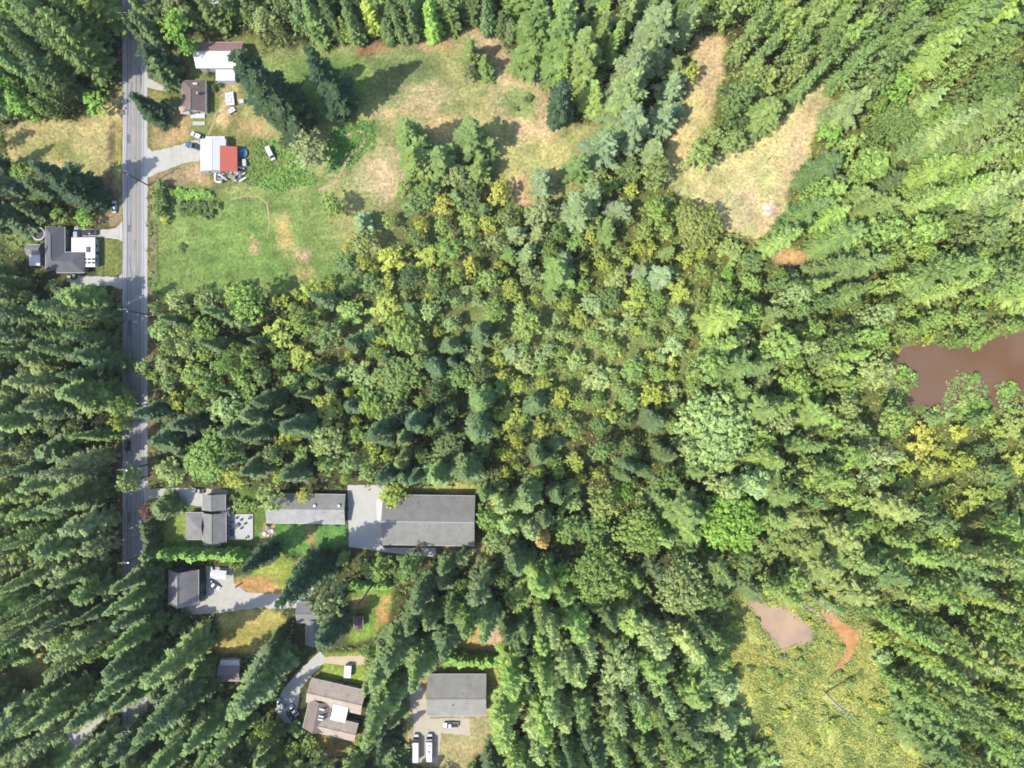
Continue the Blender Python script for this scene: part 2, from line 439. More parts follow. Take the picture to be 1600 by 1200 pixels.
# ------------------------------------------------------------------ road, drives, ponds
M_ASPH = mat('asphalt', A(172, 170, 166), 0.9, 0.22, 0.22, bump=0.1)
M_SHOULDER = mat('shoulder_gravel', A(206, 204, 198), 0.95, 0.16, 1.2)
M_PATIO = mat('patio_boards', A(216, 216, 210), .8, .15, .8)
M_WHITE = mat('road_paint_white', A(232, 232, 228), 0.8, 0.12, 1.0)
M_YEL = mat('road_paint_yellow', A(206, 176, 112), 0.8, 0.12, 1.0)
M_TYRE = mat('worn_asphalt', A(154, 154, 154), 0.8, 0.14, 0.25)
M_GRAV = mat('gravel', A(212, 208, 194), 0.95, 0.22, 0.5, bump=0.2)
M_CONC = mat('concrete', A(214, 211, 200), 0.9, 0.12, 0.4)
M_PATH = mat('worn_earth', A(206, 180, 140), 0.95, 0.2, 0.6)

def bar(name, xa, xb, ya, yb, z, m, wig=0):
    poly = [(xa, ya)] + [(xb, ya)] + [(xb, yb)] + [(xa, yb)]
    return sheet(name, poly, z, m)
sheet('road_shoulder', [(191.5, -140), (230.5, -140), (230.5, 1340), (191.5, 1340)], 0.012, M_SHOULDER, rag=0.9, seed=3, step=9)
bar('road', 194.5, 225, -140, 1340, 0.020, M_ASPH)
for x in (199.2, 204.2, 212.8, 218.0):
    bar('wheel_track', x - 0.9, x + 0.9, -140, 1340, 0.024, M_TYRE)
bar('road_marking', 196.2, 196.9, -140, 1340, 0.030, M_WHITE)
bar('road_marking', 222.4, 223.1, -140, 1340, 0.030, M_WHITE)
bar('road_marking', 208.0, 208.6, -140, 1340, 0.030, M_YEL)
bar('road_marking', 209.4, 210.0, -140, 1340, 0.030, M_YEL)

for k, (px, py, l, w_) in enumerate([(201, 210, 14, 5), (216, 262, 22, 6), (202, 352, 10, 6), (215, 415, 18, 5), (203, 500, 24, 6), (216, 620, 12, 6), (202, 800, 16, 6), (214, 150, 12, 5)]):
    sheet('asphalt_patch', [(px - w_ / 2, py), (px + w_ / 2, py), (px + w_ / 2, py + l), (px - w_ / 2, py + l)], 0.027, M_TYRE if k % 2 else mat('new_asphalt', A(122, 126, 134), .9, .15, .5), rag=.4, seed=60 + k, step=4)
sheet('driveway', [(229, 228), (238, 236), (262, 232), (296, 222), (312, 218), (316, 236), (312, 250), (280, 258), (236, 275), (229, 278)], 0.02, M_GRAV, rag=1.2, seed=5)
sheet('driveway', [(229, 122), (245, 128), (262, 134), (262, 142), (240, 140), (229, 136)], 0.02, M_GRAV, rag=1.0, seed=6)
sheet('driveway', [(120, 357), (156, 359), (180, 357), (192, 346), (192, 378), (184, 374), (160, 371), (120, 372)], 0.02, M_GRAV, rag=0.8, seed=7)
sheet('driveway', [(105, 430), (150, 432), (186, 432), (192, 426), (192, 452), (172, 446), (130, 447), (105, 440)], 0.02, M_GRAV, rag=0.8, seed=8)
sheet('driveway', [(229, 764), (310, 762), (356, 766), (354, 792), (300, 790), (262, 774), (229, 782)], 0.02, M_GRAV, rag=0.8, seed=9)
sheet('driveway', [(543, 758), (610, 758), (600, 772), (598, 856), (680, 856), (682, 870), (640, 868), (545, 854)], 0.02, M_CONC, rag=0.6, seed=10)
sheet('driveway', [(322, 884), (362, 888), (366, 912), (385, 925), (440, 929), (490, 895), (505, 905), (490, 935), (470, 950), (440, 951), (400, 950), (340, 958), (290, 962), (280, 975), (285, 945), (322, 930)], 0.02, M_GRAV, rag=0.9, seed=11)
sheet('driveway', [(430, 1110), (440, 1080), (470, 1045), (500, 1018), (512, 1030), (490, 1052), (470, 1075), (462, 1130), (445, 1130)], 0.02, M_CONC, rag=0.8, seed=12)
sheet('driveway', [(640, 1065), (660, 1068), (668, 1100), (672, 1122), (735, 1122), (735, 1150), (690, 1145), (684, 1192), (640, 1192), (648, 1130), (640, 1100)], 0.02, mat('pale_gravel', A(214, 202, 178), .95, .2, .5), rag=1.0, seed=13)
sheet('gravel_path', [(505, 1026), (570, 1024), (570, 1038), (540, 1040), (505, 1036)], 0.022, mat('sand', A(226, 206, 170), .95, .15, .6), rag=0.8, seed=14)
sheet('gravel_patch', BIT_A, 0.02, M_CONC, rag=2.0, seed=15)
sheet('gravel_patch', BIT_B, 0.02, M_CONC, rag=2.0, seed=16)
sheet('concrete_apron', [(588, 780), (598, 780), (597, 818), (589, 818)], 0.026, mat('bright_concrete', A(238, 236, 228), .9, .06, .5))
def ribbon(name, pts, w, z, m, seed):
    L, Rr = [], []
    r = random.Random(seed)
    for i, p in enumerate(pts):
        d = Vector(pts[min(i + 1, len(pts) - 1)]) - Vector(pts[max(0, i - 1)]); d.normalize()
        nn = Vector((-d.y, d.x)); ww = w * r.uniform(.6, 1.2) / 2
        L.append(tuple(Vector(p) + nn * ww)); Rr.append(tuple(Vector(p) - nn * ww))
    return sheet(name, L + Rr[::-1], z, m)
ribbon('worn_path', [(542, 212), (552, 207), (564, 206), (572, 212), (570, 222), (562, 232), (548, 242), (540, 252), (534, 268), (524, 284), (505, 296)], 4.5, 0.02, M_PATH, 1)
ribbon('worn_path', [(498, 298), (515, 290), (530, 282)], 4.5, 0.026, M_PATH, 2)
ribbon('worn_path', [(360, 312), (385, 306), (405, 308), (417, 318), (421, 345), (418, 370)], 2.2, 0.02, M_PATH, 3)
ribbon('worn_path', [(326, 210), (334, 192), (337, 178)], 3.2, 0.02, M_PATH, 4)
ribbon('worn_path', [(528, 195), (545, 192), (562, 191)], 2.2, 0.02, M_PATH, 5)

rk = random.Random(3)
M_CRACK = mat('tar_seam', A(96, 98, 102), .8, .15, 1)
for k in range(26):
    y0 = rk.uniform(70, 880); x0 = rk.uniform(197, 222); pts = [(x0, y0)]
    for q in range(rk.randrange(3, 7)): pts.append((pts[-1][0] + rk.uniform(-1.6, 1.6), pts[-1][1] + rk.uniform(3, 9)))
    ribbon('road_crack', [(min(223.5, max(195.5, a)), b_) for a, b_ in pts], .9, 0.0285, M_CRACK, k)
M_TRACK = mat('flattened_grass', A(176, 172, 114), .95, .25, .5)
for dx_ in (0, 7):
    ribbon('tyre_track', [(440 + dx_, 232 - dx_ * .3), (470 + dx_, 222), (520 + dx_ * .6, 178 + dx_), (560, 160 + dx_), (620, 150 + dx_), (690, 140 + dx_), (760 - dx_ * .4, 150 + dx_), (800 - dx_, 190)], 1.6, 0.004, M_TRACK, 40 + dx_)
    ribbon('tyre_track', [(1100 + dx_, 262), (1140, 272 + dx_), (1180 - dx_ * .3, 270 + dx_), (1210 - dx_ * .6, 240 + dx_ * .5), (1236 - dx_, 205), (1262 - dx_, 175)], 1.5, 0.004, mat('pale_track', A(226, 206, 160), .95, .2, .5), 50 + dx_)
def water(name, c1, c2, sc, lo, hi, spec=0.5, rough=0.12):
    m = mat(name, c1, rough, 0.0, 1, spec=spec)
    n, l = m.node_tree.nodes, m.node_tree.links; p = n['Principled BSDF']
    tc = n.new('ShaderNodeTexCoord'); no = n.new('ShaderNodeTexNoise')
    no.inputs['Scale'].default_value = sc; no.inputs['Detail'].default_value = 6
    l.new(tc.outputs['Object'], no.inputs['Vector'])
    mr = n.new('ShaderNodeMapRange'); mr.inputs[1].default_value = lo; mr.inputs[2].default_value = hi
    l.new(no.outputs['Fac'], mr.inputs[0])
    mx = n.new('ShaderNodeMix'); mx.data_type = 'RGBA'
    mx.inputs[6].default_value = (*c1, 1); mx.inputs[7].default_value = (*c2, 1)
    l.new(mr.outputs[0], mx.inputs[0]); l.new(mx.outputs[2], p.inputs['Base Color'])
    return m
M_POND = water('muddy_water', A(140, 110, 84), A(132, 96, 60), 0.03, 0.48, 0.6, .3, .2)
sheet('pond', POND_A, 0.03, M_POND, rag=1.6, seed=21)
sheet('pond', POND_B, 0.03, water('silty_water', A(218, 186, 150), A(192, 164, 142), 0.09, .4, .62, .2, .3), rag=1.3, seed=22)
sheet('pond', POND_C, 0.03, water('rusty_water', A(230, 178, 122), A(214, 154, 98), 0.3, .42, .6, .2, .3), rag=1.2, seed=23)

# ------------------------------------------------------------------ trees
LEAF = foliage('leaves')
COVER = foliage('ground_leaves', from_attr=True, transl=0.2)
M_BARK = mat('bark', A(120, 104, 88), 0.95, 0.25, 2.0)
M_DEAD = mat('bleached_wood', A(232, 226, 212), 0.9, 0.2, 1.5)
M_BROWNWOOD = mat('weathered_trunk', A(110, 92, 76), 0.9, 0.2, 1.5)

def quadmesh(name, quads, tints):
    q = np.array(quads, dtype=np.float32)           # n,4,3
    n = len(q)
    me = bpy.data.meshes.new(name)
    me.vertices.add(n * 4); me.vertices.foreach_set('co', q.ravel())
    me.loops.add(n * 4); me.loops.foreach_set('vertex_index', np.arange(n * 4, dtype=np.int32))
    me.polygons.add(n); me.polygons.foreach_set('loop_start', np.arange(0, n * 4, 4, dtype=np.int32))
    me.update(calc_edges=True)
    at = me.attributes.new('tint', 'FLOAT', 'FACE'); at.data.foreach_set('value', np.array(tints, np.float32))
    me.validate()
    me.materials.append(LEAF)
    return me

def trunk_mesh(name, h, r0, r1=0.06, limbs=0, seed=0, m=None):
    r = random.Random(seed); b = MB()
    b.tube([(0, 0, -.4), (0, 0, h * .3), (r.uniform(-.2, .2), r.uniform(-.2, .2), h * .65), (0, 0, h)], [r0, r0 * .8, r0 * .5, r1], 7)
    for k in range(limbs):
        a = k * 2.4 + r.uniform(-.4, .4); z = h * r.uniform(.3, .6); L = h * r.uniform(.22, .34)
        d = Vector((math.cos(a), math.sin(a), r.uniform(.6, 1.1))).normalized()
        b.tube([(0, 0, z), Vector((0, 0, z)) + d * L * .55 + Vector((0, 0, .2)), Vector((0, 0, z)) + d * L], [r0 * .4, r0 * .25, .05], 5, False)
    me = b.mesh(name); me.materials.append(m or M_BARK); return me

def conifer(seed, h=30.0, R0=5.0, whorls=30, droop=-0.2, power=0.85, base=0.06, pairs=4, twig=0.36, dens=9, hang=0.0, ragged=0):
    r = random.Random(seed); Q, T = [], []
    p1, p2, tw = r.uniform(0, 6.3), r.uniform(0, 6.3), r.uniform(-.08, .08)
    bx_, by_ = r.uniform(-.5, .5), r.uniform(-.5, .5)
    for i in range(whorls):
        t = (i + r.uniform(-.3, .3)) / whorls; t = min(max(t, 0), .985)
        z = h * (base + (1 - base) * t)
        R_ = R0 * (1 - t) ** power * (0.8 + 0.2 * min(1, t / .12)) + 0.35
        nb = max(4, int(dens * (1 - t * .5)))
        a0 = r.uniform(0, 6.28)
        for k in range(nb):
            a = a0 + 6.283 * k / nb + r.uniform(-.3, .3)
            if r.random() < (.2 if ragged else .1): continue
            lob = 1 + .13 * math.sin(2 * a + p1 + tw * z) + .12 * math.sin(3 * a + p2 - .25 * z) + .09 * math.sin(.55 * z + p1)
            L = R_ * lob * r.choice((.4, .6, .85, 1.0, 1.15, 1.35) if ragged else (.62, .8, .92, 1.0, 1.06, 1.22)) * r.uniform(.9, 1.06)
            dx, dy = math.cos(a), math.sin(a)
            dz = droop * (1 - t) + .35 * t + (r.uniform(-.3, .3) if ragged else r.uniform(-.1, .1))
            tb = r.random()
            px_, py_ = -dy, dx
            def P(s, side=0.0, dzz=0.0):
                zz = z + L * s * dz + L * .12 * s * s + dzz
                return (dx * L * s + px_ * side + bx_ * t, dy * L * s + py_ * side + by_ * t, zz)
            w0 = (.07 if ragged else .16) * L + .12
            for (sa, sb) in ((.05, .45), (.45, 1.0)):
                wa = w0 * (1 - sa * .6); wb_ = w0 * (1 - sb * .95)
                Q.append([P(sa, -wa, -.1), P(sb, -wb_, -.1), P(sb, wb_, .05), P(sa, wa, .05)]); T.append(min(1, max(0, tb * .6 + r.uniform(0, .4))))
            for j in range(pairs):
                s = .3 + .62 * (j + r.uniform(-.3, .3)) / pairs
                tl = twig * L * (1.15 - s) + .45
                for sg in (-1, 1):
                    tl2 = tl * r.uniform(.7, 1.2); hw = (.09 if ragged else .13) * tl2 + (.13 if ragged else .16)
                    c, sn = .72, .69 * sg
                    ux, uy = dx * c + px_ * sn, dy * c + py_ * sn
                    vx, vy = -uy, ux
                    b0 = Vector(P(s)); dn = -hang * tl2 + r.uniform(-.22, .12) * tl2
                    e = b0 + Vector((ux * tl2, uy * tl2, dn)); mid = b0 + Vector((ux * tl2 * .55, uy * tl2 * .55, dn * .35 + .05))
                    vv = Vector((vx * hw, vy * hw, r.uniform(-.1, .1)))
                    Q.append([b0, mid - vv, e, mid + vv]); T.append(min(1, max(0, tb * .6 + r.uniform(0, .4))))
    return quadmesh('crown', Q, T)

def leafy(seed, lobes, leaf=0.6, tuft=0.85, dens=1.0, per=13):
    """crown of leafy tufts standing on the surface of a set of lobes (x,y,z,r,rz)"""
    r = np.random.default_rng(seed); P, NN, TT = [], [], []
    for (x, y, z, rr, rz) in lobes:
        n = max(6, int(dens * 1.5 * (rr / tuft) ** 2))
        u = r.normal(size=(n, 3)); u /= np.linalg.norm(u, axis=1)[:, None]
        u[:, 2] = np.where(u[:, 2] < -.3, -u[:, 2], u[:, 2])
        rad = r.uniform(.62, 1.14, n)
        P.append(np.column_stack([x + u[:, 0] * rr * rad, y + u[:, 1] * rr * rad, z + u[:, 2] * rz * rad])); NN.append(u)
        TT.append(np.clip(r.uniform(0, .3) + r.uniform(0, .5, n), 0, 1))
    P = np.concatenate(P); NN = np.concatenate(NN); TT = np.concatenate(TT)
    m = len(P); idx = np.repeat(np.arange(m), per); n = len(idx)
    size = np.repeat(tuft * r.uniform(.6, 1.25, m), per)
    off = r.normal(size=(n, 3)); off /= np.linalg.norm(off, axis=1)[:, None]
    off[:, 2] = np.abs(off[:, 2]) * .8 - .15
    p = P[idx] + off * (size * r.uniform(.25, 1.0, n))[:, None]
    nrm = off * .8 + NN[idx] * .35 + r.normal(size=(n, 3)) * .35 + np.array([0, 0, .35]); nrm /= np.linalg.norm(nrm, axis=1)[:, None]
    ref = r.normal(size=(n, 3)); ta = np.cross(nrm, ref); ta /= np.linalg.norm(ta, axis=1)[:, None]; tb = np.cross(nrm, ta)
    sa = leaf * r.uniform(.5, 1.0, n)[:, None]; sb = sa * r.uniform(.45, .85, n)[:, None]; k = nrm * sa * .2
    Q = np.stack([p - ta * sa - k, p - tb * sb + k, p + ta * sa - k, p + tb * sb + k * .6], 1)
    return quadmesh('crown', Q, np.clip(TT[idx] + r.uniform(-.12, .2, n), 0, 1))

def round_lobes(seed, h, Rw, z0=.35, n=13):
    r = random.Random(seed); ex = r.uniform(.78, 1.0); ca, sa = math.cos(seed), math.sin(seed)
    out = [(r.uniform(-.12, .12) * Rw, r.uniform(-.12, .12) * Rw, h * .74, Rw * r.uniform(.4, .52), h * .22)]
    for k in range(n):
        a = k * 2.399 + r.uniform(-.6, .6); q = math.sqrt((k + .6) / n) * Rw * r.uniform(.6, .88)
        zz = h * (z0 + (.95 - z0 - .1) * (1 - (q / Rw) ** 2 * .9) * r.uniform(.6, 1.02))
        rr = Rw * r.uniform(.2, .4)
        x, y = math.cos(a) * q, math.sin(a) * q * ex
        out.append((x * ca - y * sa, x * sa + y * ca, zz, rr, rr * r.uniform(.7, 1.15)))
    return out

def tall_lobes(seed, h, Rw, n=18):
    r = random.Random(seed); out = []
    for k in range(n):
        t = k / (n - 1); z = h * (.14 + .8 * t); prof = math.sin(math.pi * (.2 + .72 * t)) ** .8
        a = k * 2.399 + r.uniform(-.6, .6); q = Rw * .62 * prof * r.uniform(.3, 1.15); rr = Rw * (.2 + .22 * prof) * r.uniform(.7, 1.2)
        out.append((math.cos(a) * q, math.sin(a) * q, z, rr, rr * r.uniform(.9, 1.6)))
    return out

PROTO = {}
# kind: list of (crown mesh, trunk mesh), reference height, reference width
PROTO['fir_tree'] = ([(conifer(s, 30, 5.0, 31, -.22, .82, .07, 4, .36, 9), trunk_mesh('trunk', 29.5, .42, seed=s)) for s in range(101, 107)], 30, 10.4)
PROTO['spruce_tree'] = ([(conifer(s, 26, 5.6, 21, -.16, .66, .08, 5, .33, 8), trunk_mesh('trunk', 25.5, .42, seed=s)) for s in range(121, 125)], 26, 11.6)
PROTO['cedar_tree'] = ([(conifer(s, 24, 4.3, 30, -.34, .55, .05, 3, .42, 9, .3), trunk_mesh('trunk', 23.5, .4, seed=s)) for s in range(141, 145)], 24, 9.0)
PROTO['hemlock_tree'] = ([(conifer(s, 32, 4.9, 34, -.2, .6, .05, 6, .27, 10, .25, ragged=1), trunk_mesh('trunk', 31.5, .4, seed=s)) for s in range(161, 167)], 32, 9.6)
PROTO['maple_tree'] = ([(leafy(s, round_lobes(s, 18, 6.4, .3, 18), .5, .85, 1.0), trunk_mesh('trunk', 13, .42, .1, 6, s)) for s in range(201, 208)], 18, 13.0)
PROTO['maple_giant'] = ([(leafy(s, round_lobes(s, 24, 12, .3, 40), .58, .95, .9), trunk_mesh('trunk', 17, .6, .12, 8, s)) for s in range(211, 214)], 24, 24.0)
PROTO['alder_tree'] = ([(leafy(s, round_lobes(s, 15, 4.4, .22, 12), .42, .68, 1.0), trunk_mesh('trunk', 11, .28, .08, 5, s)) for s in range(221, 227)], 15, 9.0)
PROTO['cottonwood_tree'] = ([(leafy(s, tall_lobes(s, 28, 5.0, 24), .46, .8, 1.1), trunk_mesh('trunk', 24, .45, .1, 6, s)) for s in range(241, 247)], 28, 9.2)
PROTO['shrub'] = ([(leafy(s, round_lobes(s, 3.2, 1.7, .2, 6), .36, .5, 1.0, 9), trunk_mesh('stem', 1.9, .09, .04, 3, s)) for s in range(261, 264)], 3.2, 3.7)
PROTO['arborvitae'] = ([(conifer(s, 9, 1.25, 26, .25, .45, .02, 2, .5, 7), trunk_mesh('trunk', 8.5, .14, seed=s)) for s in range(281, 284)], 9, 3.0)

COLS = {  # seen-in-sun colour of the foliage, and the word for it
 'dark green': (116, 140, 88), 'deep green': (98, 124, 84), 'blackish green': (70, 96, 66), 'mid green': (136, 163, 95), 'grey green': (158, 176, 118),
 'pale blue-green': (150, 172, 124), 'bright green': (150, 196, 90), 'leafy green': (158, 188, 100), 'olive green': (162, 182, 104),
 'yellow-green': (186, 202, 96), 'lime yellow': (206, 210, 100), 'pale green': (174, 198, 126), 'amber': (214, 184, 100), 'plum red': (140, 104, 92),
}
FK = 1.62
def tree(kind, base, h, w, colour, label=None, group=None, seed=None, lean=0.0):
    r = random.Random(seed if seed is not None else R.random())
    var, h0, w0 = PROTO['maple_giant' if kind == 'maple_tree' and w > 18 else kind]
    cm, tm = var[r.randrange(len(var))]
    o = empty(kind, (base[0], base[1], -0.08), r.uniform(0, 6.283), label, kind.split('_')[-1] if kind != 'arborvitae' else 'conifer', group)
    o.rotation_euler = (r.uniform(-.025, .025), r.uniform(-.025, .025), o.rotation_euler[2])
    sc = (w / w0 * r.uniform(.92, 1.08), w / w0 * r.uniform(.92, 1.08), h / h0)
    c = bpy.data.objects.new('crown', cm); COL.objects.link(c); c.parent = o; c.scale = sc
    j = r.uniform(.86, 1.14); cc = A(*COLS[colour], FK)
    c.color = (cc[0] * j * r.uniform(.93, 1.08), cc[1] * j, cc[2] * j * r.uniform(.9, 1.1), 1)
    t = bpy.data.objects.new('stem' if kind == 'shrub' else 'trunk', tm); COL.objects.link(t); t.parent = o; t.scale = sc
    return o

PLACED = []      # (x, y, radius)
def from_tip(px, py, h): return W(px, py, h)
def hand(kind, px, py, h, w, colour, label, at='tip', group=None):
    z = h if at == 'tip' else h * .62
    b = W(px, py, z)
    PLACED.append((b[0], b[1], w / 2))
    return tree(kind, b, h, w, colour, label, group)

